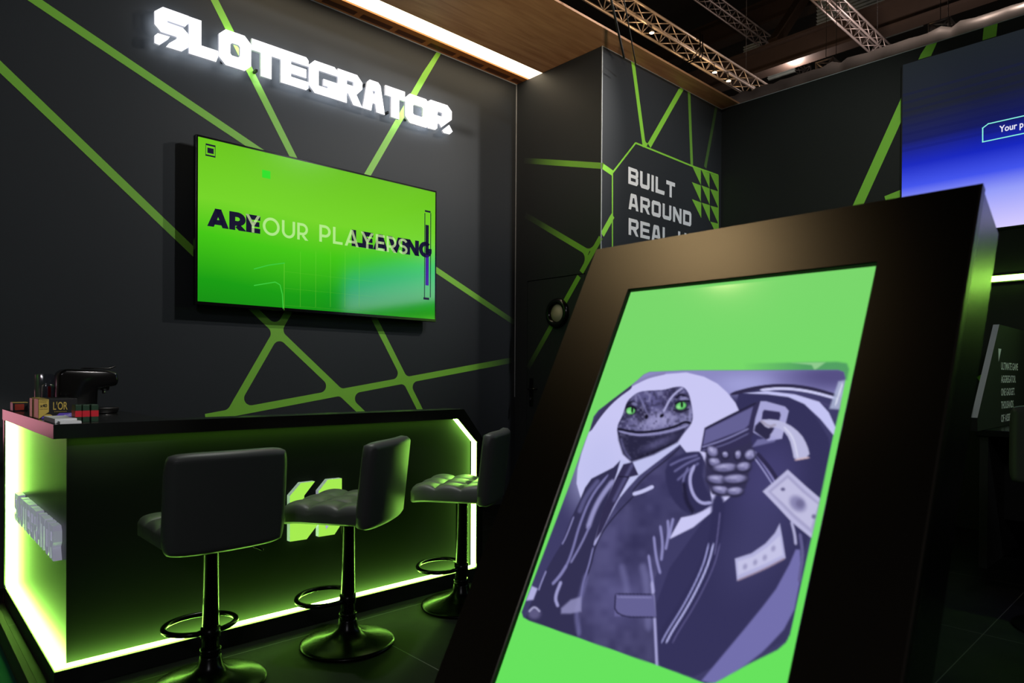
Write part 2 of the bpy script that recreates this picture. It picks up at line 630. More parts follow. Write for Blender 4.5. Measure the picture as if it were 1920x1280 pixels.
def wall_fn(kind, lift=0.0012):
    if kind == 'back':
        return lambda u, v: (u, Y1 - lift, v)
    if kind == 'side':
        return lambda u, v: (X1 - lift, u, v)
    if kind == 'center':
        return lambda u, v: (u, Y2 - lift, v)
    return lambda u, v: (XR - lift, u, v)


def uv(kind, p):
    if kind == 'back':
        q = at(p[0], p[1], 'Y', Y1)
        return (q[0], q[2])
    if kind == 'side':
        q = at(p[0], p[1], 'X', X1)
        return (q[1], q[2])
    if kind == 'center':
        q = at(p[0], p[1], 'Y', Y2)
        return (q[0], q[2])
    q = at(p[0], p[1], 'X', XR)
    return (q[1], q[2])


def stripe(mb, kind, a, b, w, fade=None, mi=1, n=14, lift=0.0012, span=(0, 1)):
    """printed band of width w between two points of a wall; fade = tint at the start and the end [(t, tint) ...]"""
    fn = wall_fn(kind, lift)
    a, b = np.array(a), np.array(b)
    d = (b - a) / np.linalg.norm(b - a)
    nn = np.array([-d[1], d[0]]) * w / 2
    ts = np.linspace(span[0], span[1], n + 1)
    vs, tn = [], []
    for t in ts:
        k = 1.0 if fade is None else float(np.interp(t, [q[0] for q in fade], [q[1] for q in fade]))
        for sg in (-1, 1):
            q = a + (b - a) * t + nn * sg
            vs.append(fn(q[0], min(q[1], ZT)))
            tn.append(mixc(k))
    mb.add(vs, [(2 * i, 2 * i + 1, 2 * i + 3, 2 * i + 2) for i in range(n)], mi, tint=tn)


def fillet(mb, kind, P, d1, d2, w, r, mi=1, lift=0.0014, col=1.0):
    """rounded web between two printed bands that leave the crossing P in directions d1 and d2"""
    fn = wall_fn(kind, lift)
    d1 = np.array(d1) / np.linalg.norm(d1)
    d2 = np.array(d2) / np.linalg.norm(d2)
    cosang = float(np.clip(d1 @ d2, -1, 1))
    th = math.acos(cosang)
    if th > math.radians(172) or th < math.radians(8):
        return
    P = np.array(P)
    k = (w / 2) / math.sin(th)
    corner = P + (d1 + d2) * k
    t = r / math.tan(th / 2)
    A, B = corner + d1 * t, corner + d2 * t
    bis = (d1 + d2) / np.linalg.norm(d1 + d2)
    cen = corner + bis * (r / math.sin(th / 2))
    a0 = math.atan2(*(A - cen)[::-1])
    a1 = math.atan2(*(B - cen)[::-1])
    da = (a1 - a0 + math.pi) % (2 * math.pi) - math.pi
    arc = [cen + r * np.array([math.cos(a0 + da * i / 10), math.sin(a0 + da * i / 10)]) for i in range(11)]
    pts = [corner - bis * w * 0.2] + arc
    vs = [fn(q[0], q[1]) for q in pts]
    mb.add(vs, [(0, i, i + 1) for i in range(1, len(pts) - 1)], mi, tint=mixc(col))


def crossing(a, b, c, d):
    a, b, c, d = map(np.array, (a, b, c, d))
    A = np.array([b - a, c - d]).T
    t = np.linalg.solve(A, c - a)
    return a + (b - a) * t[0]


# ------------------------------------------------------------------ floor, walls
fl = MB()
fl.box(0.444, 9.0, -6.0, Y1 + 0.2, -0.1, 0.0)
structure(fl, 'floor', 'floor_tile')
fl = MB()
fl.box(-9.0, 0.43, -9.0, 12.0, -0.16, -0.1)
structure(fl, 'floor_carpet', 'carpet')
fl = MB()
fl.box(0.418, 0.444, -6.0, Y1 + 0.2, -0.1, 0.004, bev=0.002)
structure(fl, 'trim_1', 'roof_beam')

wb = MB()
wb.box(0.45, X1 + 0.1, Y1, Y1 + 0.12, 0, ZT)
L = {k: (uv('back', p), uv('back', q)) for k, p, q in (
    ('s1', (0, 125), (678, 773)), ('s2', (65, 0), (965, 605)), ('s3', (402, 0), (789, 771)),
    ('s4', (823, 95), (424, 787)), ('s6', (385, 783), (960, 675)))}


def ext(l, e0, e1):
    a, b = np.array(l[0]), np.array(l[1])
    return tuple(a - (b - a) * e0), tuple(b + (b - a) * e1)


WS = 0.052
stripe(wb, 'back', *ext(L['s1'], 0.6, 0.12), WS)
stripe(wb, 'back', *ext(L['s2'], 0.12, 0), WS, [(0, 1), (0.86, 1), (1, 0.0)], n=30)
stripe(wb, 'back', *ext(L['s3'], 0.12, 0.15), WS, lift=0.0013)
stripe(wb, 'back', *ext(L['s4'], 0.0, 0.15), WS, lift=0.0013)
stripe(wb, 'back', *ext(L['s6'], 0.0, 0), WS, [(0, 1), (0.8, 1), (1, 0.0)], n=30, lift=0.0014)
for k1, k2 in (('s1', 's4'), ('s1', 's6'), ('s3', 's6'), ('s4', 's6')):
    P = crossing(*L[k1], *L[k2])
    a = np.array(L[k1][1]) - np.array(L[k1][0])
    c = np.array(L[k2][1]) - np.array(L[k2][0])
    for s1 in (1, -1):
        for s2 in (1, -1):
            fillet(wb, 'back', P, a * s1, c * s2, WS, 0.05, lift=0.0016)
structure(wb, 'wall_back', ['wall_black', 'print'])

# return wall with a flush door
DZ = 2.082
D0, D1 = 3.80, 4.50
ws = MB()
ws.box(X1, X1 + 0.1, Y2, Y1, DZ + 0.004, ZT)
ws.box(X1, X1 + 0.1, Y2, D0 - 0.004, 0, DZ + 0.004)
ws.box(X1, X1 + 0.1, D1 + 0.004, Y1, 0, DZ + 0.004)
ws.box(X1 + 0.03, X1 + 0.1, D0 - 0.01, D1 + 0.01, 0, DZ + 0.01)
r1 = (uv('side', (983, 301)), uv('side', (1131, 311)))
r2 = (uv('side', (985, 403)), uv('side', (1104, 474)))
r3 = (uv('side', (1145, 412)), uv('side', (990, 690)))
stripe(ws, 'side', *r1, 0.05, [(0, 0), (0.1, 0.05), (0.6, 1), (1, 1)], n=24)
stripe(ws, 'side', *r2, 0.05, [(0, 0), (0.25, 0.1), (0.75, 0.9), (1, 1)], n=24)
tcut = (DZ - r3[0][1]) / (r3[1][1] - r3[0][1])
t0 = (Y2 - r3[0][0]) / (r3[1][0] - r3[0][0])
FD3 = [(0, 1), (0.5, 1), (0.62, 0.75), (1, 0.0)]
stripe(ws, 'side', *r3, 0.05, FD3, n=20, lift=0.0013, span=(t0, tcut - 0.012))
J = crossing(*r2, *r3)
dr2 = np.array(r2[0]) - np.array(r2[1])
dr3 = np.array(r3[1]) - np.array(r3[0])
fillet(ws, 'side', J, dr2, dr3, 0.05, 0.07, lift=0.0016)
fillet(ws, 'side', J, dr2, -dr3, 0.05, 0.07, lift=0.0016)
structure(ws, 'wall_side', ['wall_black', 'print'])

dr = MB()
dr.box(X1, X1 + 0.03, D0, D1, 0.005, DZ - 0.004)
stripe(dr, 'side', *r3, 0.05, FD3, n=20, lift=0.0013, span=(tcut + 0.014, 1))
door = structure(dr, 'door_1', ['wall_black', 'print'])
door['label'] = 'black flush door with round porthole in the side wall'
pc = at(1046, 587, 'X', X1)
ring = MB()
ring.tube([(X1 - 0.008, pc[1] + 0.105 * math.cos(a), pc[2] + 0.105 * math.sin(a)) for a in np.linspace(0, 2 * math.pi, 41)[:-1]], 0.03, 12, closed=True)
ringo = ring.build('porthole_frame', 'black_gloss', door)
gl = MB()
gl.lathe([(0.0, 0.0), (0.08, 0.0), (0.08, 0.006), (0.0, 0.006)], 40)
gl.v = [(X1 - 0.004 - z, pc[1] + x, pc[2] + y) for x, y, z in gl.v]
gl.build('porthole_glass', 'mirror_beige', door)
hd = MB()
hc = at(997, 735, 'X', X1)
hd.box(X1 - 0.012, X1, hc[1] - 0.022, hc[1] + 0.022, hc[2] - 0.13, hc[2] + 0.13, bev=0.004)
hd.tube([(X1, hc[1], hc[2] + 0.03), (X1 - 0.05, hc[1], hc[2] + 0.03), (X1 - 0.055, hc[1] - 0.02, hc[2] + 0.03), (X1 - 0.055, hc[1] - 0.12, hc[2] + 0.03)], 0.009, 10)
hd.tube([(X1 - 0.012, hc[1], hc[2] - 0.06), (X1 - 0.02, hc[1], hc[2] - 0.06)], 0.011, 12, mi=1)
hd.build('door_handle', ['black_gloss', 'chrome'], door)

# wall with the slogan
wc = MB()
wc.box(X1 + 0.1, XR + 0.1, Y2, Y2 + 0.1, 0, ZT)
wc.box(X1 + 0.0015, X1 + 0.1, Y2 - 0.0006, Y2 + 0.05, 0, ZT)
kc = 'center'
for p, q, w, fd in (((1186, 112), (1208, 276), 0.05, None), ((1279, 164), (1217, 273), 0.055, None),
                    ((1291.5, 165), (1297, 311), 0.045, [(0, .5), (1, .6)]), ((1344, 195), (1322, 314), 0.045, [(0, .1), (1, .22)])):
    stripe(wc, kc, uv(kc, p), uv(kc, q), w, fd)
J = crossing(uv(kc, (1186, 112)), uv(kc, (1208, 276)), uv(kc, (1279, 164)), uv(kc, (1217, 273)))
fillet(wc, kc, J, np.array(uv(kc, (1186, 112))) - np.array(uv(kc, (1208, 276))), np.array(uv(kc, (1279, 164))) - np.array(uv(kc, (1217, 273))), 0.05, 0.03, lift=0.0016)
stripe(wc, kc, uv(kc, (1129, 311)), uv(kc, (1149, 325)), 0.05, lift=0.0013)
stripe(wc, kc, uv(kc, (1149, 404)), uv(kc, (1129, 440)), 0.05, lift=0.0013)
out = [(1148, 560), (1148, 324), (1191.5, 268), (1298, 311.5), (1346.5, 328.5), (1346.5, 560)]
for i in range(5):
    stripe(wc, kc, uv(kc, out[i]), uv(kc, out[i + 1]), 0.016, n=2, lift=0.0018)


def zc(x, y):
    return uv(kc, (1130 + x / 5.333, 240 + y / 5.333))


tri = [((895, 385), (980, 415), (980, 568)), ((986, 420), (1066, 452), (1066, 602)), ((1073, 455), (1150, 477), (1150, 627)),
       ((890, 540), (980, 574), (980, 738)), ((986, 574), (1068, 604), (1068, 766)), ((1073, 608), (1150, 632), (1150, 786)),
       ((890, 710), (984, 746), (984, 900)), ((988, 746), (1070, 771), (1070, 936)), ((1075, 776), (1152, 796), (1152, 950)),
       ((1075, 936), (1152, 955), (1152, 1100)), ((992, 915), (1070, 940), (1070, 1100)), ((895, 880), (984, 912), (984, 1060))]
for i, t in enumerate(tri[:10]):
    wc.add([wall_fn(kc, 0.002)(*zc(*q)) for q in t], [(0, 1, 2)], 1, tint=mixc(0.85))
wcen = structure(wc, 'wall_center', ['wall_black', 'print'])


def word_mesh(mb, word, fn, u0, z0, z1, adv, s, c, mi=0, iw=None, gap=0.16):
    """flat printed word, fn(u, z) -> point"""
    k = (z1 - z0) / 10.0
    u = u0
    for chh in word:
        if chh == ' ':
            u += adv * 0.5
            continue
        w = (adv * (1 - gap)) / k
        if chh == 'I':
            w = s
        for_v, for_f = curve_tris(glyph(chh, s, c, w))
        mb.add([fn(u + x * k, z0 + y * k) for x, y, z in for_v], for_f, mi)
        u += w * k + adv * gap
    return u


sl = MB()
for word, (xa, ya), (xb, yb) in (('BUILT', (255, 385), (258, 556)), ('AROUND', (258, 645), (256, 808)), ('REAL US', (258, 897), (260, 1066))):
    a, b_ = zc(xa, ya), zc(xb, yb)
    word_mesh(sl, word, wall_fn(kc, 0.0022), a[0], b_[1], a[1], 0.172, 2.5, 1.4)
sl.build('slogan_lettering', 'print_white', wcen)

# wall carrying the LED screen
wr = MB()
wr.box(XR, XR + 0.12, -3.0, Y2, 0, ZT)
kr = 'right'
stripe(wr, kr, uv(kr, (1747, 79)), uv(kr, (1606, 391)), 0.085)
stripe(wr, kr, uv(kr, (1858, 44)), uv(kr, (1853, 90)), 0.09, lift=0.0013)
stripe(wr, kr, uv(kr, (1660, 374)), uv(kr, (1700, 358)), 0.06, lift=0.0013)
stripe(wr, kr, uv(kr, (1835, 712)), uv(kr, (1850, 703)), 0.05, lift=0.0013)
mat('wall_dark', (32, 34, 33), 0.55, spec=0.35, bump=0.08, bscale=350, vary=0.06, vscale=3)
wright = structure(wr, 'wall_right', ['wall_dark', 'print'])

# thin corner and top profiles
tr = MB()
tr.box(X1 - 0.006, X1 - 0.001, Y1 - 0.006, Y1 - 0.001, 1.0, ZT)
structure(tr, 'trim_2', 'alu')
tr = MB()
tr.box(X1 - 0.004, X1 + 0.003, Y2 - 0.005, Y2 + 0.002, 0.0, ZT)
structure(tr, 'trim_3', 'alu')
tr = MB()
tr.box(X1, XR, Y2 - 0.004, Y2 + 0.004, ZT - 0.002, ZT + 0.002)
tr.box(0.45, X1, Y1 - 0.006, Y1 - 0.001, ZT - 0.006, ZT + 0.001)
structure(tr, 'trim_4', 'alu')
tr = MB()
tr.box(XR - 0.004, XR + 0.004, -3.0, Y2, ZT - 0.001, ZT + 0.004)
structure(tr, 'trim_5', 'alu')

# hall roof far above, with beams and pale roof lights
rf = MB()
rf.box(-16, 45, -14, 40, 16.0, 16.2)
structure(rf, 'ceiling', 'roof_dark')

# ------------------------------------------------------------------ wooden canopy with strip light
cn = thing('wooden_canopy', 'long brown wooden canopy with a warm strip light running above the television wall', 'canopy', (0.7, 4.05, ZT))
CB = ZT + 0.004
STRIPX = 1.6
c1 = MB()
c1.box(0.1, XR + 0.09, 3.435, 4.332, CB, CB + 0.018)
part(c1, 'soffit_panel', 'wood', cn)
c1 = MB()
c1.box(0.1, X1 + 0.1, 4.522, Y1 + 0.1, CB, CB + 0.16)
x = 0.15
while x < X1 - 0.1:
    c1.box(x, x + 0.27, 4.585, 4.645, CB - 0.0015, CB + 0.02, mi=1)
    x += 0.32
part(c1, 'slotted_rail', ['wood_orange', 'wood_slot'], cn)
c1 = MB()
c1.box(STRIPX, X1 + 0.1, 4.336, 4.518, CB + 0.012, CB + 0.05)
part(c1, 'light_diffuser', 'strip_warm', cn)
c1 = MB()
c1.box(0.1, X1 + 0.1, 4.332, 4.522, CB + 0.05, CB + 0.16)
c1.box(0.1, STRIPX, 4.332, 4.522, CB + 0.012, CB + 0.05)
part(c1, 'light_housing', 'black_matte', cn)

# ------------------------------------------------------------------ sign letters on the back wall
SIGN = thing('letter_sign', 'large glowing white block letter sign on the black wall above the television', 'sign', (2.41, Y1 - 0.05, 3.37))
sxs = [at(q, 90, 'Y', Y1 - 0.08)[0] for q in (290, 354.5, 410.5, 472.5, 527, 580, 634, 681, 723.5, 761, 809, 846)]
ZS0, ZS1 = 3.257, 3.494
kk = (ZS1 - ZS0) / 10


def sgp(pts, ox, oy):
    return [tuple(at(ox + x / 6.4, oy + y / 6.4, 'Y', Y1 - 0.08)[[0, 2]]) for x, y in pts]


S_MAIN = sgp([(165, 78), (478, 190), (475, 275), (430, 317), (400, 308), (220, 245), (220, 265), (405, 330), (472, 405), (472, 565), (388, 615), (203, 558), (240, 515), (333, 462), (330, 440), (140, 378), (64, 285), (64, 130)], 280, 0)
S_TAIL = sgp([(105, 393), (250, 437), (228, 468), (122, 537), (64, 512), (64, 425)], 280, 0)
R_MAIN = sgp([(1590, 618), (1790, 685), (1842, 760), (1842, 858), (1715, 950), (1694, 908), (1670, 900), (1668, 960), (1640, 980), (1553, 958), (1557, 636)], 560, 90)
R_HOLE = sgp([(1673, 757), (1728, 775), (1725, 823), (1670, 805)], 560, 90)
R_DOT = sgp([(1810, 920), (1852, 1000), (1815, 1033), (1745, 1015), (1728, 985)], 560, 90)


def sign_letter(outlines, name='letter'):
    v, f = curve_tris(outlines, depth=0.02)
    lm = MB()
    for ff in f:
        back = all(v[q][2] < -0.0095 for q in ff)
        front = all(v[q][2] > 0.0095 for q in ff)
        lm.f.append(tuple(ff))
        lm.m.append(1 if back else 0 if front else 2)
        lm.s.append(False)
    lm.v = [(x, Y1 - 0.065 - z, y) for x, y, z in v]
    return part(lm, name, ['led_white', 'led_halo', 'sign_side'], SIGN)


for i, chh in enumerate('SLOTEGRATOR'):
    wd = (sxs[i + 1] - sxs[i] - 0.003) / kk
    if i == 0:
        sign_letter([S_MAIN])
        sign_letter([S_TAIL], 'letter_tail')
    elif i == 10:
        sign_letter([R_MAIN, R_HOLE])
        sign_letter([R_DOT], 'letter_dot')
    else:
        sign_letter([[(sxs[i] + x * kk, ZS0 + y * kk) for x, y in o_] for o_ in glyph(chh, 3.25, 1.9, wd)])
for i in range(11):
    xm = sxs[i] + 0.045
    for za in (3.29, 3.45):
        st = MB()
        st.box(xm - 0.008, xm + 0.008, Y1 - 0.05, Y1 - 0.001, za, za + 0.016)
        part(st, 'standoff', 'black_matte', SIGN)

# ------------------------------------------------------------------ television
TX0, TX1, TZ0, TZ1 = 1.474, 3.389, 1.646, 2.738
TY = 4.547
tv = thing('television', 'wide wall mounted television with a bright green picture', 'television', ((TX0 + TX1) / 2, TY + 0.06, (TZ0 + TZ1) / 2))
t_ = MB()
t_.box(TX0, TX1, TY, TY + 0.045, TZ0, TZ1, bev=0.003)
part(t_, 'housing', 'black_gloss', tv)
t_ = MB()
t_.box(TX0 + 0.5, TX1 - 0.5, TY + 0.045, Y1 - 0.001, TZ0 + 0.3, TZ1 - 0.3)
part(t_, 'wall_bracket', 'black_matte', tv)
t_ = MB()
B_ = 0.014
t_.add([(TX0 + B_, TY - 0.001, TZ0 + B_ + 0.008), (TX1 - B_, TY - 0.001, TZ0 + B_ + 0.008), (TX1 - B_, TY - 0.001, TZ1 - B_), (TX0 + B_, TY - 0.001, TZ1 - B_)], [(0, 1, 2, 3)])
ramp_screen('tv_picture', 'Z', [(0.0, (5, 132, 8)), (0.2, (14, 156, 8)), (0.44, (66, 198, 12)), (0.62, (116, 212, 36)), (1.0, (104, 194, 18))], lo=TZ0 - 2.192 + 0.1, hi=TZ1 - 2.192 + 0.15, wob=0.3, rough=0.09, spec=1.0, ior=2.0)
scr = part(t_, 'screen', 'tv_picture', tv)
# what the picture shows


def flat(name, c, a=1.0, strength=1.0):
    m = bpy.data.materials.new(name)
    m.use_nodes = True
    nt = m.node_tree
    b = nt.nodes['Principled BSDF']
    b.inputs['Base Color'].default_value = (0.004, 0.004, 0.004, 1)
    b.inputs['Roughness'].default_value = 0.16
    b.inputs['Emission Color'].default_value = (*lin(c), 1)
    b.inputs['Emission Strength'].default_value = strength
    b.inputs['Alpha'].default_value = a
    MATS[name] = m


flat('px_navy', (20, 16, 44))
flat('px_pale', (214, 242, 176), 0.5)
flat('px_green', (40, 222, 30))
flat('px_line', (60, 200, 60))
flat('px_grid', (140, 225, 70), 0.2)


def tvp(x, y):
    q = at(350 + x / 3.369, 240 + y / 3.369, 'Y', TY - 0.002)
    return q[0], q[2]


def arc(cx, cy, rx, ry, a0, a1, n=18):
    return [(cx + rx * math.cos(math.radians(a0 + (a1 - a0) * i / n)), cy + ry * math.sin(math.radians(a0 + (a1 - a0) * i / n))) for i in range(n + 1)]


def stroke_glyph(ch, t):
    """centre lines of a geometric sans capital of height 1: (width, [(points, closed)])"""
    h = t / 2
    e = 0.3 * t
    if ch == 'A':
        w = 0.80 + t * 0.55
        k = h * 1.12
        return w, [([(k - 0.04, -0.09), (w / 2 + .04, 1.09)], 0), ([(w - k + 0.04, -0.09), (w / 2 - .04, 1.09)], 0), ([(w * .27, 0.27), (w * .73, 0.27)], 0)]
    if ch == 'V':
        w = 0.80 + t * 0.55
        k = h * 1.12
        return w, [([(k - 0.04, 1.09), (w / 2 + .04, -0.09)], 0), ([(w - k + 0.04, 1.09), (w / 2 - .04, -0.09)], 0)]
    if ch == 'Y':
        w = 0.78 + t * 0.5
        k = h * 1.2
        return w, [([(k - 0.05, 1.09), (w / 2, 0.42)], 0), ([(w - k + 0.05, 1.09), (w / 2, 0.42)], 0), ([(w / 2, 0), (w / 2, 0.44)], 0)]
    if ch == 'N':
        w = 0.72 + t * .6
        return w, [([(h, 0), (h, 1)], 0), ([(w - h, 0), (w - h, 1)], 0), ([(h * .6, 1.04), (w - h * .6, -0.04)], 0)]
    if ch == 'I':
        return t, [([(h, 0), (h, 1)], 0)]
    if ch == 'L':
        w = 0.52 + t * .5
        return w, [([(h, 0), (h, 1)], 0), ([(t, h), (w, h)], 0)]
    if ch == 'E':
        w = 0.52 + t * .55
        return w, [([(h, 0), (h, 1)], 0), ([(t, h), (w, h)], 0), ([(t, 0.5), (w * .94, 0.5)], 0), ([(t, 1 - h), (w, 1 - h)], 0)]
    if ch in 'PR':
        w = 0.60 + t * .55
        r = 0.31 - h * .5 if t < .2 else 0.245
        mid = 0.36 if t < .2 else 0.38
        rr = (1 - h - mid) / 2
        st = [([(h, 0), (h, 1)], 0), ([(t, 1 - h), (w - h - rr, 1 - h)] + arc(w - h - rr, 1 - h - rr, rr, rr, 90, -90)[1:] + [(t, mid)], 0)]
        if ch == 'R':
            st.append(([(w * .5, mid - h * .9), (w - h * .75 + .03, -0.06)], 0))
        return w, st
    if ch == 'O':
        w = 1.0 + t * .1
        return w, [(arc(w / 2, 0.5, w / 2 - h, 0.52 - h, 0, 360, 40)[:-1], 1)]
    if ch == 'U':
        w = 0.74 + t * .5
        r = w / 2 - h
        return w, [([(h, 1)] + arc(w / 2, r + h - .02, r, r, 180, 360, 20) + [(w - h, 1)], 0)]
    if ch == 'G':
        w = 0.86 + t * .3
        a = arc(w / 2, 0.5, w / 2 - h, 0.52 - h, 48, 340, 34)
        return w, [(a, 0), ([(w * .54, 0.46), (w - h * .2, 0.46)], 0)]
    if ch == 'S':
        w = 0.60 + t * .4
        q = (1 - t) / 4
        rx = w / 2 - h
        return w, [(arc(w / 2, 1 - h - q, rx, q, 20, 270, 22) + arc(w / 2, h + q, rx, q, 90, -160, 22)[1:], 0)]
    return 0.36, []


def ribbon(P, t, closed):
    P = [np.array(p, float) for p in P]
    n = len(P)
    L_, R_ = [], []
    for i in range(n):
        if closed:
            a, c = P[i] - P[i - 1], P[(i + 1) % n] - P[i]
        else:
            a = P[i] - P[i - 1] if i else P[1] - P[0]
            c = P[i + 1] - P[i] if i < n - 1 else P[-1] - P[-2]
        a, c = a / np.linalg.norm(a), c / np.linalg.norm(c)
        na, nc = np.array([-a[1], a[0]]), np.array([-c[1], c[0]])
        m = na + nc
        m /= np.linalg.norm(m)
        k = t / 2 / max(0.4, m @ na)
        L_.append(P[i] + m * k)
        R_.append(P[i] - m * k)
    out = []
    for i in range(n if closed else n - 1):
        j = (i + 1) % n
        out.append([L_[i], L_[j], R_[j], R_[i]])
    return out


def clip_y(poly, y, keep_below):
    out = []
    for i in range(len(poly)):
        a, b_ = poly[i], poly[(i + 1) % len(poly)]
        ia, ib = (a[1] <= y) == keep_below, (b_[1] <= y) == keep_below
        if ia:
            out.append(a)
        if ia != ib:
            out.append(a + (b_ - a) * ((y - a[1]) / (b_[1] - a[1])))
    return out


def tvtext(word, p0, p1, hpx, mname, t, lift, gap):
    """word fitted between two base line points of the picture"""
    a, b_ = tvp(*p0), tvp(*p1)
    top = tvp(p0[0], p0[1] - hpx)
    u, polys = 0.0, []
    for chh in word:
        w, st = stroke_glyph(chh, t)
        for pts, cl in st:
            for q in ribbon([(u + x, y) for x, y in pts], t, cl):
                if not cl and chh in 'AVYNR':
                    q = clip_y(clip_y(q, 1.0, True), 0.0, False)
                if len(q) > 2:
                    polys.append(q)
        u += w + gap
    u -= gap
    k = (b_[0] - a[0]) / u
    kz = top[1] - a[1]
    zb = (a[1] + b_[1]) / 2
    mbt = MB()
    for q in polys:
        mbt.add([(a[0] + x * k, TY - lift, zb + y * kz) for x, y in q], [tuple(range(len(q)))])
    return part(mbt, 'caption', mname, scr)


tvtext('ARE', (130, 622), (465, 664), 118, 'px_navy', 0.27, 0.0016, 0.02)
tvtext('LEAVING', (1042, 748), (1550, 818), 104, 'px_navy', 0.27, 0.0016, 0.0)
tvtext('YOUR', (372, 655), (766, 710), 112, 'px_pale', 0.155, 0.0022, 0.14)
tvtext('PLAYERS', (838, 720), (1395, 797), 108, 'px_pale', 0.155, 0.0022, 0.14)


def tvquad(x0, y0, x1, y1, mb, y_=0.0016):
    a, b_ = tvp(x0, y0), tvp(x1, y1)
    mb.add([(a[0], TY - y_, a[1]), (b_[0], TY - y_, a[1]), (b_[0], TY - y_, b_[1]), (a[0], TY - y_, b_[1])], [(0, 1, 2, 3)])


g_ = MB()
tvquad(131, 122, 171, 165, g_)
for q in ((120, 107, 182, 110), (120, 174, 182, 178), (119, 107, 122, 176), (179, 110, 182, 178)):
    tvquad(*q, g_)
part(g_, 'picture_marker', 'px_navy', scr)
g_ = MB()
tvquad(1505, 517, 1541, 536, g_)
tvquad(1496, 1068, 1532, 1086, g_)
tvquad(1509, 610, 1529, 800, g_)
for q in ((1503, 536, 1505, 1070), (1540, 536, 1542, 1070)):
    tvquad(*q, g_)
part(g_, 'picture_marker', 'px_navy', scr)
g_ = MB()
tvquad(477, 262, 529, 322, g_)
part(g_, 'picture_square', 'px_green', scr)
flat('px_purple', (66, 30, 150))
g_ = MB()
tvquad(1509, 800, 1529, 995, g_)
part(g_, 'picture_bar', 'px_purple', scr)
g_ = MB()
for xx in (718, 815, 908, 1000, 1090):
    tvquad(xx, 780, xx + 1.2, 1130, g_, 0.0013)
for yy in (905, 1010, 1118):
    a, b_, c = tvp(620, yy), tvp(1180, yy), tvp(620, yy + 1.2)
    g_.add([(a[0], TY - 0.0013, a[1]), (b_[0], TY - 0.0013, a[1]), (b_[0], TY - 0.0013, c[1]), (a[0], TY - 0.0013, c[1])], [(0, 1, 2, 3)])
tvquad(614, 850, 618, 1150, g_, 0.0013)
part(g_, 'picture_grid', 'px_grid', scr)
g_ = MB()
for pts in ([(425, 890), (520, 865), (620, 852)], [(425, 994), (560, 972), (590, 990), (605, 1050), (610, 1140)]):
    P = [tvp(*p) for p in pts]
    for (xa, za), (xb, zb) in zip(P, P[1:]):
        d = np.array([xb - xa, zb - za])
        nn = np.array([-d[1], d[0]]) / np.linalg.norm(d) * 0.0035
        g_.add([(xa + nn[0], TY - 0.0014, za + nn[1]), (xb + nn[0], TY - 0.0014, zb + nn[1]), (xb - nn[0], TY - 0.0014, zb - nn[1]), (xa - nn[0], TY - 0.0014, za - nn[1])], [(0, 1, 2, 3)])
part(g_, 'picture_curve', 'px_line', scr)

# ------------------------------------------------------------------ bar counter
bc = thing('bar_counter', 'black bar counter edged with bright green light strips', 'counter', (1.5, 3.2, 0))
KX0, KX1, KY, KZ = 0.474, 2.575, 3.0, 1.008      # outer left, outer right, front, top
PX0, PY0 = 0.522, 3.048                          # recessed panels
LEDZ = 0.086
WY1 = 4.42                                       # far end of the left wing
WX1 = 0.90                                       # width of the left wing
p = MB()
p.box(PX0, WX1, PY0, WY1 - 0.05, LEDZ, KZ - 0.055)
p.box(WX1, KX1 - 0.05, PY0, PY0 + 0.06, LEDZ, KZ - 0.055)
part(p, 'body', 'counter_panel', bc)
p = MB()
p.box(PX0 - 0.002, PX0, PY0 - 0.002, WY1 - 0.05, LEDZ, KZ - 0.055)
part(p, 'end_panel', 'counter_end', bc)
p = MB()
p.box(KX0, KX1, KY, PY0 + 0.08, 0.0, LEDZ - 0.006, bev=0.002)
p.box(KX0, WX1, PY0 + 0.08, WY1, 0.0, LEDZ - 0.006, bev=0.002)
part(p, 'plinth', 'black_matte', bc)
# top slab: front bar and deep left wing, one piece
p = MB()
topo = [(KX0 - 0.004, KY - 0.004), (2.436, KY - 0.004), (2.436, KY + 0.13), (WX1, KY + 0.13), (WX1, WY1 + 0.01), (KX0 - 0.004, WY1 + 0.01)]
p.prism(topo, lambda u, v, d: (u, v, d), KZ - 0.054, KZ)
ct = part(p, 'worktop', 'counter_top', bc)
# frame at the right end with its cut corner
p = MB()
fo = [(2.436, KZ), (2.580, 0.832), (2.580, 0.0), (2.536, 0.0), (2.536, 0.812), (2.394, KZ - 0.054), (2.30, KZ - 0.054), (2.30, KZ - 0.002), (2.436, KZ - 0.002)]
p.prism(fo[:1] + fo[1:6] + [(2.394, KZ - 0.0541)], lambda u, v, d: (u, d, v), KY - 0.003, KY + 0.12)
part(p, 'end_frame', 'counter_top', bc)
p = MB()
p.box(PX0 - 0.05, PX0 + 0.02, WY1 - 0.045, WY1, 0, KZ - 0.054)
part(p, 'rear_frame', 'counter_top', bc)
# light strips


def strip(pts_quad, mt='led_green'):
    mm = MB()
    mm.add(pts_quad, [(0, 1, 2, 3)])
    return part(mm, 'light_strip', mt, bc)


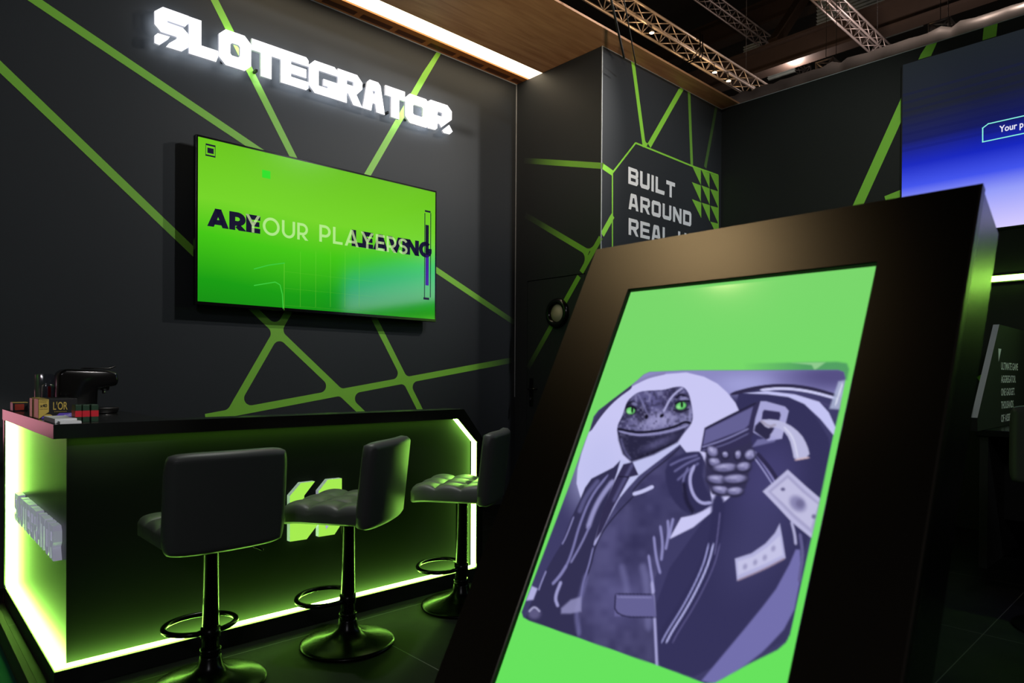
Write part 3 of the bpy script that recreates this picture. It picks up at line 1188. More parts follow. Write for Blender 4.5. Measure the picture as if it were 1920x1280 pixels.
e = 0.004
strip([(KX0 + e, KY + e, LEDZ), (2.534, KY + e, LEDZ), (2.534, PY0, LEDZ), (PX0, PY0, LEDZ)])
strip([(KX0 + e, KY + e, LEDZ), (PX0, PY0, LEDZ), (PX0, WY1 - 0.047, LEDZ), (KX0 + e, WY1 - 0.047, LEDZ)])
strip([(2.5345, KY + e, LEDZ), (2.5345, PY0, LEDZ), (2.5345, PY0, 0.812), (2.5345, KY + e, 0.812)])
strip([(2.5345, KY + e, 0.812), (2.5345, PY0, 0.812), (2.394, PY0, KZ - 0.0555), (2.394, KY + e, KZ - 0.0555)])
strip([(2.394, KY + 0.010, KZ - 0.0544), (2.394, KY + 0.026, KZ - 0.0544), (PX0, KY + 0.026, KZ - 0.0544), (PX0, KY + 0.010, KZ - 0.0544)], 'led_green_low')
strip([(KX0 + e, WY1 - 0.047, LEDZ), (PX0, WY1 - 0.047, LEDZ), (PX0, WY1 - 0.047, KZ - 0.056), (KX0 + e, WY1 - 0.047, KZ - 0.056)])
# white raised lettering on the end panel (runs from the back to the front corner)
ys = np.linspace(4.17, 3.12, 12)
lt0, lt1 = 0.468, 0.602
kz = (lt1 - lt0) / 10
for i, chh in enumerate('SLOTEGRATOR'):
    wd = (ys[i] - ys[i + 1] - 0.006) / kz
    v, f = curve_tris(glyph(chh, 2.3, 1.4, wd, 10, 'sign' if i == 0 else None), depth=0.03)
    lm = MB()
    lm.add([(PX0 - 0.016 + z, ys[i] - x * kz, lt0 + y * kz) for x, y, z in v], f)
    part(lm, 'letter', 'acrylic_side', bc)
# two slanted shapes of the logo on the front panel


def zl(x, y):
    q = at(530 + x / 2.78, 800 + y / 2.78, 'Y', PY0 - 0.03)
    return q[0], q[2]


for outl in ([[(37, 360), (95, 292), (168, 284), (112, 358), (112, 430), (185, 420), (185, 505), (125, 585), (37, 598)]],
             [[(187, 335), (235, 275), (308, 268), (308, 502), (270, 560), (187, 573)], [(222, 512), (240, 516), (226, 534)]]):
    v, f = curve_tris([[zl(*q) for q in o_] for o_ in outl], depth=0.0)
    lg = MB()
    lg.add([(x, PY0 - 0.031, y) for x, y, z in v], f)
    for o_ in outl:
        n_ = len(o_)
        P = [zl(*q) for q in o_]
        lg.add([(x, PY0 - 0.031, z) for x, z in P] + [(x, PY0 - 0.001, z) for x, z in P], [(i, (i + 1) % n_, n_ + (i + 1) % n_, n_ + i) for i in range(n_)], 1)
    part(lg, 'logo', ['logo_green', 'acrylic_side'], bc)


# ------------------------------------------------------------------ bar stools
def rounded_pad(w, d, t, bev, quilt=0, sag=0.0):
    """cushion w x d x t centred on its top; quilt = number of stitched cells per side"""
    bb = bmesh.new()
    nx, ny = 36, 36
    top = {}
    vs = []
    for j in range(ny + 1):
        for i in range(nx + 1):
            u, v = i / nx * 2 - 1, j / ny * 2 - 1
            # rounded rectangle footprint
            k = 1 - 0.06 * (abs(u) ** 6) * (abs(v) ** 6)
            z = 0.0
            if quilt:
                qu = abs(math.sin(math.pi * quilt * (u + 1) / 2))
                qv = abs(math.sin(math.pi * quilt * (v + 1) / 2))
                z += 0.022 * (min(qu, 1) * min(qv, 1)) ** 0.5 - 0.006
            edge = max(abs(u), abs(v))
            if edge > 0.88:
                z -= bev * ((edge - 0.88) / 0.12) ** 2
            top[i, j] = bb.verts.new((u * w / 2 * k, v * d / 2 * k, z))
    bot = {}
    for j in range(ny + 1):
        for i in range(nx + 1):
            u, v = i / nx * 2 - 1, j / ny * 2 - 1
            k = 1 - 0.06 * (abs(u) ** 6) * (abs(v) ** 6)
            edge = max(abs(u), abs(v))
            z = -t + (bev * ((edge - 0.88) / 0.12) ** 2 if edge > 0.88 else 0)
            bot[i, j] = bb.verts.new((u * w / 2 * k, v * d / 2 * k, z))
    for j in range(ny):
        for i in range(nx):
            bb.faces.new((top[i, j], top[i + 1, j], top[i + 1, j + 1], top[i, j + 1]))
            bb.faces.new((bot[i, j + 1], bot[i + 1, j + 1], bot[i + 1, j], bot[i, j]))
    for i in range(nx):
        bb.faces.new((bot[i, 0], bot[i + 1, 0], top[i + 1, 0], top[i, 0]))
        bb.faces.new((top[i, ny], top[i + 1, ny], bot[i + 1, ny], bot[i, ny]))
    for j in range(ny):
        bb.faces.new((top[0, j], top[0, j + 1], bot[0, j + 1], bot[0, j]))
        bb.faces.new((bot[nx, j], bot[nx, j + 1], top[nx, j + 1], top[nx, j]))
    return bb


def make_stool(label, loc, rz, seat_z, group):
    t = thing('bar_stool', label, 'bar stool', loc, rz, group)
    m_ = MB()
    m_.lathe([(0.0, 0.0), (0.205, 0.0), (0.208, 0.004), (0.207, 0.010), (0.196, 0.015), (0.15, 0.024), (0.10, 0.036), (0.065, 0.052), (0.047, 0.075), (0.040, 0.105), (0.036, 0.115), (0.0, 0.115)], 64)
    m_.build('base', 'black_metal', t)
    m_ = MB()
    m_.lathe([(0.030, 0.112), (0.037, 0.112), (0.039, 0.118), (0.037, 0.124), (0.037, 0.128), (0.039, 0.134), (0.036, 0.140), (0.030, 0.140)], 40)
    m_.build('collar', 'black_metal', t)
    m_ = MB()
    m_.lathe([(0.026, 0.10), (0.030, 0.105), (0.030, seat_z - 0.11), (0.034, seat_z - 0.105), (0.034, seat_z - 0.084)], 40)
    m_.build('column', 'black_metal', t)
    # footrest: a D-shaped loop in front of the column
    m_ = MB()
    zr = 0.20
    pts = [(0.02, 0.02, zr)] + [(0.135 * math.sin(a), 0.115 - 0.115 * math.cos(a), zr) for a in np.linspace(0.35, 2 * math.pi - 0.35, 40)] + [(-0.02, 0.02, zr)]
    m_.tube(pts, 0.0105, 12)
    m_.lathe([(0.0305, zr - 0.02), (0.036, zr - 0.018), (0.036, zr + 0.018), (0.0305, zr + 0.02)], 32)
    m_.build('footrest', 'black_metal', t)
    m_ = MB()
    m_.box(-0.09, 0.09, -0.09, 0.09, seat_z - 0.086, seat_z - 0.072, bev=0.003)
    m_.build('seat_plate', 'black_metal', t)
    m_ = MB()
    m_.tube([(0.02, 0.0, seat_z - 0.088), (0.07, -0.02, seat_z - 0.092), (0.105, -0.05, seat_z - 0.105), (0.165, -0.10, seat_z - 0.135)], 0.005, 8)
    m_.build('lever', 'black_metal', t)
    bb = rounded_pad(0.43, 0.40, 0.076, 0.012, 3)
    m_ = MB()
    bmesh.ops.transform(bb, matrix=Matrix.Translation((0, 0.02, seat_z)), verts=bb.verts)
    for v in bb.verts:      # the front edge droops a little, the rear curls up to the back
        yy = v.co.y
        if yy > 0.12:
            v.co.z -= 0.25 * (yy - 0.12) ** 2 * 4
        if yy < -0.10:
            v.co.z += 1.6 * (-0.10 - yy) ** 2
    m_.bm(bb, 0, True)
    # piping seam
    m_.build('seat', 'leather', t, smooth_angle=50)
    bb = rounded_pad(0.44, 0.37, 0.062, 0.018, 0)
    m_ = MB()
    bmesh.ops.transform(bb, matrix=Matrix.Translation((0, -0.165, seat_z + 0.095)) @ Matrix.Rotation(math.radians(-84), 4, 'X'), verts=bb.verts)
    for v in bb.verts:
        x = v.co.x / 0.22
        v.co.y += 0.030 * x * x      # wraps slightly around the sitter
    m_.bm(bb, 0, True)
    m_.build('backrest', 'leather', t, smooth_angle=50)
    return t


SG = 'black bar stools at the counter'
p1 = at(392, 1278, 'Z', 0)
stool = make_stool('black padded bar stool with its back to the camera, leftmost at the bar counter', (p1[0], 2.70, 0), 0.0, 0.645, SG)
p2 = at(652, 1205, 'Z', 0)
s2 = copy_tree(stool)
s2.location = (p2[0], p2[1], 0)
s2.rotation_euler.z = math.radians(35)
s2['label'] = 'black bar stool turned sideways before the glowing counter logo, middle of three at the bar'
p3 = at(862, 1126, 'Z', 0)
s3 = copy_tree(stool)
s3.location = (p3[0] - 0.035, 2.745, 0)
s3.rotation_euler.z = math.radians(36)
s3['label'] = 'black bar stool at the right end of the counter beside the big tilted kiosk'
p4 = at(1997, 1184, 'Z', 0)
s4 = make_stool('black bar stool at the right picture edge in front of the dark desk', (p4[0], p4[1], 0), math.radians(-80), 0.80, None)

# ------------------------------------------------------------------ items on the counter


def obox(name, label, cat, x0, x1, y0, y1, h, mats, group=None, deco=None, z=KZ):
    t = thing(name, label, cat, ((x0 + x1) / 2, (y0 + y1) / 2, z), 0, group)
    m_ = MB()
    m_.box(x0, x1, y0, y1, z + 0.0004, z + h, bev=0.0012)
    body = part(m_, 'carton', mats, t)
    return t, body


BXL, BXR, BYF, BH, BD = 0.480, 0.618, 3.39, 0.084, 0.070


def capsule_box(i, label):
    y0 = BYF + i * (BD + 0.003)
    dx = (0.0, 0.002, -0.001)[i]
    t, body = obox('coffee_capsule_box', label, 'box', BXL + dx, BXR + dx, y0, y0 + BD, BH, 'pack_black', 'coffee capsule boxes on the counter')
    w = BXR - BXL
    fy = y0 - 0.0006

    def fp(u, v, l=0.0):
        return (BXL + dx + u * w, fy - l, KZ + 0.001 + v * (BH - 0.002))
    m_ = MB()
    m_.add([fp(*q) for q in ((0.005, 0.99), (0.26, 0.99), (0.26, 0.35), (0.025, 0.03), (0.005, 0.01))], [(0, 1, 2, 3, 4)])
    m_.add([(BXL + dx - 0.0006, y0 + a * BD, KZ + 0.001 + b_ * (BH - 0.002)) for a, b_ in ((0.03, 0), (0.97, 0), (0.97, 1), (0.03, 1))], [(0, 1, 2, 3)])
    m_.add([fp(q[0], 0.99, 0)[:1] + (y0 + q[1] * BD, KZ + BH + 0.0006) for q in ((0.01, 0.05), (0.25, 0.05), (0.25, 0.95), (0.01, 0.95))], [(0, 1, 2, 3)])
    part(m_, 'gold_panel', 'pack_gold', body)
    m_ = MB()
    m_.add([fp(*q) for q in ((0.35, 0.0), (0.995, 0.0), (0.995, 0.27), (0.53, 0.27))], [(0, 1, 2, 3)])
    m_.add([fp(*q) for q in ((0.06, 0.02), (0.14, 0.02), (0.2, 0.12), (0.16, 0.2))], [(0, 1, 2, 3)])
    part(m_, 'purple_band', 'pack_purple', body)
    if i == 0:
        m_ = MB()

        def tx(word, u0, u1, v0, v1, bold=0.0):
            v, f = curve_tris(text=word, size=1, bold=bold)
            xs, yy = [q[0] for q in v], [q[1] for q in v]
            m_.add([fp(u0 + (q[0] - min(xs)) / (max(xs) - min(xs)) * (u1 - u0), v0 + (q[1] - min(yy)) / (max(yy) - min(yy)) * (v1 - v0), 0.0006) for q in v], f)
        tx("L'OR", 0.37, 0.74, 0.44, 0.86, 0.01)
        tx('ESPRESSO', 0.40, 0.72, 0.33, 0.37)
        m_.add([fp(0.24 + 0.11 * math.cos(a), 0.13 + 0.1 * math.sin(a), 0.0005) for a in np.linspace(0, 2 * math.pi, 17)[:-1]], [tuple(range(16))])
        part(m_, 'brand_lettering', 'pack_gold', body)
        m_ = MB()
        tx('x40', 0.035, 0.215, 0.58, 0.76, 0.03)
        tx('ALUMINIUM', 0.03, 0.23, 0.90, 0.95)
        tx('CAPSULES', 0.03, 0.20, 0.82, 0.87)
        tx('MAXI PACK', 0.03, 0.23, 0.46, 0.52)
        part(m_, 'count_lettering', 'pack_black', body)
        m_ = MB()
        tx('INTENSO', 0.66, 0.91, 0.12, 0.18, 0.01)
        tx('LUNGO', 0.78, 0.92, 0.20, 0.24)
        tx('8', 0.88, 0.91, 0.03, 0.09)
        part(m_, 'band_lettering', 'paper', body)


capsule_box(0, 'black gold and purple coffee capsule box at the front of the row on the counter')
capsule_box(1, 'coffee capsule box, second of the row behind the front gold and purple one')
capsule_box(2, 'coffee capsule box at the rear of the row next to the clear jar')

for i, (pa, pb, lab) in enumerate(((141.5, 153, 'small dark green and red tea box beside the capsule box, leftmost of three'),
                                   (155, 168, 'small dark green and red tea box in the middle of three on the counter'),
                                   (171, 184.5, 'small dark green and red tea box nearest the coffee machine tray, rightmost of three'))):
    yb = 3.085
    xa, xb = at(pa, 790, 'Y', yb)[0], at(pb, 790, 'Y', yb)[0]
    t, body = obox('tea_box', lab, 'box', xa, xb, yb, yb + 0.07, 0.068, 'pack_green', 'small tea boxes on the counter')
    m_ = MB()
    m_.box(xa - 0.0006, xb + 0.0006, yb - 0.0006, yb + 0.0706, KZ + 0.021, KZ + 0.045)
    part(m_, 'red_band', 'pack_red', body)

for i, (pa, pb, yb, dd, hh, lab) in enumerate(((91, 157, 3.085, 0.0, 0.0, ''),)):
    pass
nx0 = at(96, 788, 'Y', 3.04)[0]
t = tag(MB().box(0.484, 0.556, 3.055, 3.29, KZ + 0.0004, KZ + 0.018, bev=0.001).build('paper_napkin_stack', 'paper', None, (0.52, 3.17, KZ)), 'low white stack of paper napkins before the capsule box', 'napkins', 'white paper stacks')
t = tag(MB().box(0.492, 0.562, 3.005, 3.05, KZ + 0.0004, KZ + 0.010, bev=0.001).build('paper_napkin_stack', 'paper', None, (0.53, 3.03, KZ)), 'thin white paper stack nearest the front corner of the counter', 'napkins', 'white paper stacks')

t, body = obox('sweets_box', 'small dark box with orange front at the far left of the counter', 'box', 0.482, 0.545, 4.15, 4.24, 0.042, 'pack_black')
m_ = MB()
m_.box(0.490, 0.528, 4.149, 4.15, KZ + 0.006, KZ + 0.036)
part(m_, 'orange_front', 'pack_orange', body)
m_ = MB()
m_.box(0.482, 0.545, 4.16, 4.23, KZ + 0.042, KZ + 0.0445)
part(m_, 'lid', 'pack_gold', body)

# clear jar
gc = (0.585, 3.86, KZ)
t = thing('glass_jar', 'clear cylindrical glass jar behind the capsule boxes', 'jar', gc)
m_ = MB()
m_.lathe([(0.0, 0.001), (0.050, 0.001), (0.053, 0.006), (0.0545, 0.185), (0.0525, 0.187), (0.051, 0.185), (0.049, 0.010), (0.0, 0.010)], 48)
m_.build('glass', 'glass_clear', t)
m_ = MB()
m_.lathe([(0.0, 0.011), (0.026, 0.011), (0.026, 0.13), (0.020, 0.14), (0.0, 0.14)], 24)
m_.build('inner_cup', 'glass_clear', t)
m_ = MB()
m_.box(-0.006, 0.006, -0.030, -0.0275, 0.05, 0.13)
m_.build('red_label', 'tea_red', t)

# coffee machine, seen from its side, spout to the right
cmx0, cmx1, cmy0, cmy1 = 0.592, 0.760, 3.67, 3.80
cm = thing('coffee_machine', 'compact black capsule coffee machine on the left end of the counter', 'coffee machine', (0.69, 3.735, KZ))


def cprism(poly, y0, y1, bev, name, mt, par=cm):
    bb = bmesh.new()
    vs = [bb.verts.new((u, y0, v)) for u, v in poly]
    fc = bb.faces.new(vs)
    r_ = bmesh.ops.extrude_face_region(bb, geom=[fc])
    bmesh.ops.translate(bb, vec=(0, y1 - y0, 0), verts=[q for q in r_['geom'] if isinstance(q, bmesh.types.BMVert)])
    bmesh.ops.recalc_face_normals(bb, faces=bb.faces[:])
    if bev:
        bmesh.ops.bevel(bb, geom=bb.edges[:], offset=bev, segments=3, affect='EDGES', profile=0.5)
    m_ = MB()
    m_.bm(bb, 0, True)
    return part(m_, name, mt, par, True, 40)


cprism([(cmx0, KZ + 0.002), (cmx1 - 0.01, KZ + 0.002), (cmx1 - 0.005, KZ + 0.12), (cmx1 + 0.075, KZ + 0.135), (cmx1 + 0.082, KZ + 0.16), (cmx1 + 0.075, KZ + 0.196), (cmx1 + 0.03, KZ + 0.208), (cmx0 + 0.03, KZ + 0.212), (cmx0 + 0.006, KZ + 0.19)], cmy0, cmy1, 0.012, 'body', 'black_gloss')
cprism([(cmx1 - 0.06, KZ + 0.213), (cmx1 + 0.05, KZ + 0.212), (cmx1 + 0.075, KZ + 0.225), (cmx1 + 0.07, KZ + 0.230), (cmx1 + 0.045, KZ + 0.219), (cmx1 - 0.06, KZ + 0.219)], cmy0 + 0.03, cmy1 - 0.03, 0.002, 'lever', 'black_gloss')
cprism([(cmx1 + 0.015, KZ + 0.11), (cmx1 + 0.045, KZ + 0.11), (cmx1 + 0.05, KZ + 0.137), (cmx1 + 0.012, KZ + 0.137)], cmy0 + 0.03, cmy1 - 0.03, 0.004, 'spout_housing', 'black_gloss')
m_ = MB()
m_.lathe([(0.004, 0.095), (0.007, 0.095), (0.008, 0.112), (0.004, 0.112)], 16)
m_.v = [(x + cmx1 + 0.03, y + (cmy0 + cmy1) / 2, z + KZ) for x, y, z in m_.v]
part(m_, 'spout', 'chrome', cm)
cprism([(cmx1 - 0.012, KZ + 0.001), (cmx1 + 0.078, KZ + 0.001), (cmx1 + 0.086, KZ + 0.026), (cmx1 + 0.084, KZ + 0.030), (cmx1 - 0.012, KZ + 0.030)], cmy0 + 0.01, cmy1 - 0.01, 0.004, 'drip_tray', 'black_gloss')

# ------------------------------------------------------------------ LED screen on the right wall
LY0, LY1, LZ0, LZ1 = -2.2, 1.926, 2.362, 3.852
vw = thing('led_video_wall', 'large LED video screen glowing dark to blue to lilac on the right wall', 'screen', (XR, 0.0, 3.1))
m_ = MB()
m_.box(XR - 0.045, XR - 0.001, LY0, LY1, LZ0, LZ1)
part(m_, 'housing', 'black_matte', vw)
ramp_screen('led_picture', 'Z', [(0.0, (214, 204, 255)), (0.2, (150, 158, 250)), (0.30, (66, 84, 236)), (0.42, (22, 38, 190)), (0.56, (20, 26, 92)), (0.72, (27, 31, 46)), (1.0, (30, 35, 40))], lo=LZ0 - 3.1, hi=LZ1 - 3.1, rough=0.5, spec=0.2, strength=1.0)
m_ = MB()
m_.add([(XR - 0.046, LY1 - 0.01, LZ0 + 0.006), (XR - 0.046, LY0, LZ0 + 0.006), (XR - 0.046, LY0, LZ1 - 0.006), (XR - 0.046, LY1 - 0.01, LZ1 - 0.006)], [(0, 1, 2, 3)])
vscr = part(m_, 'screen', 'led_picture', vw)
flat('px_mint', (140, 245, 225))
flat('px_white', (235, 235, 250))
flat('px_band', (14, 18, 80), 0.16)


def vp(x, y):
    q = at(x, y, 'X', XR - 0.0475)
    return q[1], q[2]


m_ = MB()
bx = [vp(1842.5, 266), vp(1842.5, 240), vp(1853, 232), vp(1920, 216.5)]
be = (bx[3][0] - 0.9, bx[3][1])
ol = [bx[0], bx[1], bx[2], (bx[2][0] - 1.1, bx[2][1]), (bx[2][0] - 1.1, bx[0][1])]
for i in range(5):
    a, b_ = np.array(ol[i]), np.array(ol[(i + 1) % 5])
    d = (b_ - a) / np.linalg.norm(b_ - a)
    nn = np.array([-d[1], d[0]]) * 0.004
    m_.add([(XR - 0.0475, *(a + nn - d * .004)), (XR - 0.0475, *(b_ + nn + d * .004)), (XR - 0.0475, *(b_ - nn + d * .004)), (XR - 0.0475, *(a - nn - d * .004))], [(0, 1, 2, 3)])
part(m_, 'caption_outline', 'px_mint', vscr)
v, f = curve_tris(text='Your p', size=1, bold=0.02)
a, b_ = vp(1873.5, 248), vp(1920, 233)
hgt = vp(1873.5, 236)[1] - a[1]
xs = [q[0] for q in v]
k = (a[0] - b_[0]) / (max(xs) - min(xs)) * 0.98
m_ = MB()
m_.add([(XR - 0.048, a[0] - (x - min(xs)) * k, a[1] + y * hgt / 0.72) for x, y, z in v], f)
part(m_, 'caption', 'px_white', vscr)
m_ = MB()
for i in range(8):
    zz = LZ0 + (0.50 + i * 0.045) * (LZ1 - LZ0)
    m_.add([(XR - 0.0472, LY1 - 0.01, zz), (XR - 0.0472, LY0, zz), (XR - 0.0472, LY0, zz + 0.022), (XR - 0.0472, LY1 - 0.01, zz + 0.022)], [(0, 1, 2, 3)])
part(m_, 'picture_band', 'px_band', vscr)

# light bar below it
lb = thing('light_bar', 'bright green white light bar on the right wall below the LED screen', 'light', (XR, 0, 1.975))
m_ = MB()
m_.box(XR - 0.02, XR - 0.001, -2.0, 1.62, 1.945, 2.005)
part(m_, 'profile', 'black_matte', lb)
m_ = MB()
m_.box(XR - 0.032, XR - 0.02, -2.0, 1.62, 1.955, 1.998, bev=0.003)
mat('led_bar', (0.02, 0.02, 0.02), 0.5, emit=(0.42, 1.0, 0.11), estr=15, rgb=False, vary=0.01)
part(m_, 'diffuser', 'led_bar', lb)

# desk with the standing text panel, at the right edge of the picture
dk = thing('desk', 'black desk against the right wall below the light bar', 'desk', (5.7, 0.2, 0))
m_ = MB()
m_.box(5.07, XR - 0.002, -1.5, 1.103, 0.835, 0.877, bev=0.006)
part(m_, 'desk_top', 'counter_top', dk)
m_ = MB()
m_.box(5.09, XR - 0.01, 1.04, 1.085, 0.001, 0.835)
part(m_, 'side_panel', 'black_matte', dk)
m_ = MB()
m_.box(5.55, 5.59, -1.4, 1.04, 0.25, 0.835)
part(m_, 'modesty_panel', 'black_matte', dk)

tp = thing('text_panel', 'black slanted side panel with white lettering standing on the dark desk', 'panel', (5.7, 1.07, 0.878))
q0, q1, q2, q3 = (at(1833, 783, 'Y', 1.055), at(1874, 608, 'Y', 1.055), at(1920, 620, 'Y', 1.055), 0)
poly = [(q0[0], 0.8785), (q0[0], q0[2]), (q1[0], q1[2]), (XR - 0.02, q2[2]), (XR - 0.02, 0.8785)]
m_ = MB()
m_.prism(poly, lambda u, v, d: (u, d, v), 1.055, 1.090)
part(m_, 'panel', 'black_gap', tp)
m_ = MB()
a, c = np.array([q0[0], q0[2]]), np.array([q1[0], q1[2]])
m_.add([(a[0] - .001, 1.0555, a[1]), (c[0] - .001, 1.0555, c[1]), (c[0] - .001, 1.0895, c[1]), (a[0] - .001, 1.0895, a[1])], [(0, 1, 2, 3)])
part(m_, 'edge_strip', 'alu', tp)
m_ = MB()
for word, (xa, ya), xb in (('ULTIMATE GAME', (1877, 692.5), 1908.5), ('AGGREGATOR.', (1877, 717), 1904.5), ('ONE GADGET.', (1877, 741.5), 1902.5), ('THOUSANDS', (1877, 766), 1900), ('OF ASSETS', (1877, 791), 1899)):
    v, f = curve_tris(text=word, size=1, bold=0.015)
    a = at(xa, ya, 'Y', 1.0545)
    b_ = at(xb, ya, 'Y', 1.0545)
    tq = at(xa, ya - 14, 'Y', 1.0545)
    xs, yy = [q[0] for q in v], [q[1] for q in v]
    k = (b_[0] - a[0]) / (max(xs) - min(xs))
    m_ = MB()
    m_.add([(a[0] + (x - min(xs)) * k, 1.0543, a[2] + y * (tq[2] - a[2]) / 0.72) for x, y, z in v], f)
    part(m_, 'lettering', 'print_white', tp)
m_ = MB()
m_.add([at(*q, 'Y', 1.0543) for q in ((1872, 653), (1877.5, 654), (1872.5, 678))], [(0, 1, 2)])
part(m_, 'arrow_mark', 'print_white', tp)

# ------------------------------------------------------------------ the big tilted kiosk
AL = math.radians(28)
KN = np.array([-math.cos(AL), 0, math.sin(AL)])       # out of the screen
KU = np.array([math.sin(AL), 0, math.cos(AL)])        # up the slab
KS = np.array([0, -1.0, 0])                           # to the right in the picture
K0 = _C + 1.13 * ray(1843, 341)                       # upper right corner of the front


def kf(s, t, d=0.0):
    """s to the left from the right edge, t down from the top, d out of the front"""
    return K0 - KS * s - KU * t + KN * d


def kproj(x, y, d=0.0):
    r_ = ray(x, y)
    o = K0 + KN * d
    P = _C + r_ * (((o - _C) @ KN) / (r_ @ KN))
    return -((P - K0) @ KS), -((P - K0) @ KU)


KW, KT = 0.838, 0.142
KLEN = K0[2] / math.cos(AL) - 0.012
SC0, SC1 = 0.1425, 0.683          # screen window, s
ST0, ST1 = 0.142, 1.10            # screen window, t
base = K0 - KS * KW / 2 - KU * KLEN
ki = thing('display_kiosk', 'large black leaning display kiosk with a bright green screen in the foreground', 'kiosk', (float(base[0]), float(base[1]), 0.0))
m_ = MB()
# front frame with window: bevelled ring of four mitred rails
FR = 0.012


def ringface(o_, i_, d0, d1, mi=0):
    A = [kf(*q, d0) for q in o_]
    Bq = [kf(*q, d1) for q in i_]
    m_.add(A + Bq, [(i, (i + 1) % 4, 4 + (i + 1) % 4, 4 + i) for i in range(4)], mi)


def rect(s0, t0, s1, t1):
    return [(s0, t0), (s1, t0), (s1, t1), (s0, t1)]


b2 = 0.003
ringface(rect(b2, b2, KW - b2, KLEN), rect(SC0 - 0.002, ST0 - 0.002, SC1 + 0.002, ST1 + 0.002), 0, 0)
ringface(rect(0, 0, KW, KLEN), rect(b2, b2, KW - b2, KLEN), -b2, 0)
ringface(rect(0, 0, KW, KLEN), rect(0, 0, KW, KLEN), -0.02, -b2)
ringface(rect(SC0 - 0.002, ST0 - 0.002, SC1 + 0.002, ST1 + 0.002), rect(SC0, ST0, SC1, ST1), 0, -0.002)
ringface(rect(SC0, ST0, SC1, ST1), rect(SC0, ST0, SC1, ST1), -0.002, -0.012, 1)
part(m_, 'front_frame', ['kiosk_body', 'black_gap'], ki)
m_ = MB()


def kbox(s0, t0, s1, t1, d0, d1, mi=0):
    P = [kf(*q, d) for d in (d0, d1) for q in rect(s0, t0, s1, t1)]
    m_.add(P, [(0, 1, 2, 3), (7, 6, 5, 4), (0, 4, 5, 1), (1, 5, 6, 2), (2, 6, 7, 3), (3, 7, 4, 0)], mi)


kbox(0.002, 0.002, KW - 0.002, KLEN, -0.02, -KT)
part(m_, 'housing', 'kiosk_side', ki)
m_ = MB()
m_.box(base[0] - 0.06, base[0] + 0.62, base[1] - 0.36, base[1] + 0.36, 0.0005, 0.012, bev=0.003)
part(m_, 'base_plate', 'black_metal', ki)
m_ = MB()
m_.box(base[0] + 0.40, base[0] + 0.48, base[1] - 0.2, base[1] + 0.2, 0.012, 0.60)
part(m_, 'rear_support', 'black_metal', ki)


# ---- the picture on the kiosk screen: painted procedurally, one colour per vertex
def fade(a, b, x):
    t = np.clip((x - a) / (b - a), 0, 1)
    return t * t * (3 - 2 * t)


class Paint:
    def __init__(self, X, Y):
        self.X, self.Y = X, Y
        self.c = np.zeros((len(X), 3))

    def put(self, mask, col):
        col = np.array(col, float) / 255
        self.c = self.c * (1 - mask[:, None]) + col * mask[:, None]

    def sdf(self, P):
        P = np.array(P, float)
        X, Y = self.X, self.Y
        d = np.full(len(X), 1e9)
        ins = np.zeros(len(X), bool)
        for i in range(len(P)):
            a, b = P[i], P[(i + 1) % len(P)]
            e = b - a
            wx, wy = X - a[0], Y - a[1]
            t = np.clip((wx * e[0] + wy * e[1]) / max(e @ e, 1e-9), 0, 1)
            d = np.minimum(d, (wx - e[0] * t) ** 2 + (wy - e[1] * t) ** 2)
            if a[1] != b[1]:
                cnd = ((a[1] > Y) != (b[1] > Y)) & (X < (b[0] - a[0]) * (Y - a[1]) / (b[1] - a[1]) + a[0])
                ins ^= cnd
        d = np.sqrt(d)
        return np.where(ins, -d, d)

    def poly(self, P, col, soft=1.2, alpha=1.0, clip=None, smooth=0):
        if smooth:
            P = chaikin(P, smooth)
        m = (1 - fade(-soft, soft, self.sdf(P))) * alpha
        if clip is not None:
            m = m * clip
        self.put(m, col)
        return m

    def line(self, P, w, col, soft=1.0, alpha=1.0, clip=None, smooth=2):
        P = np.array(chaikin(P, smooth, closed=False) if smooth and len(P) > 2 else P, float)
        n = len(P)
        d = np.full(len(self.X), 1e9)
        for i in range(n - 1):
            a, b = P[i], P[i + 1]
            e = b - a
            wx, wy = self.X - a[0], self.Y - a[1]
            t = np.clip((wx * e[0] + wy * e[1]) / max(e @ e, 1e-9), 0, 1)
            # the stroke tapers towards both ends
            g = (i + t) / (n - 1)
            hw = w / 2 * np.clip(np.minimum(g, 1 - g) * 6 + 0.35, 0, 1)
            d = np.minimum(d, np.sqrt((wx - e[0] * t) ** 2 + (wy - e[1] * t) ** 2) - hw)
        m = (1 - fade(-soft, soft, d)) * alpha
        if clip is not None:
            m = m * clip
        self.put(m, col)

    def blob(self, cx, cy, rx, ry, col, ang=0.0, soft=0.5, alpha=1.0, clip=None):
        a = math.radians(ang)
        u = (self.X - cx) * math.cos(a) + (self.Y - cy) * math.sin(a)
        v = -(self.X - cx) * math.sin(a) + (self.Y - cy) * math.cos(a)
        q = np.sqrt((u / rx) ** 2 + (v / ry) ** 2)
        m = (1 - fade(1 - soft, 1 + soft * 0.4, q)) * alpha
        if clip is not None:
            m = m * clip
        self.put(m, col)


def chaikin(P, n, closed=True):
    P = [np.array(p, float) for p in P]
    for _ in range(n):
        Q = []
        rng = range(len(P)) if closed else range(len(P) - 1)
        if not closed:
            Q.append(P[0])
        for i in rng:
            a, b = P[i], P[(i + 1) % len(P)]
            Q += [a * .75 + b * .25, a * .25 + b * .75]
        if not closed:
            Q.append(P[-1])
        P = Q
    return P


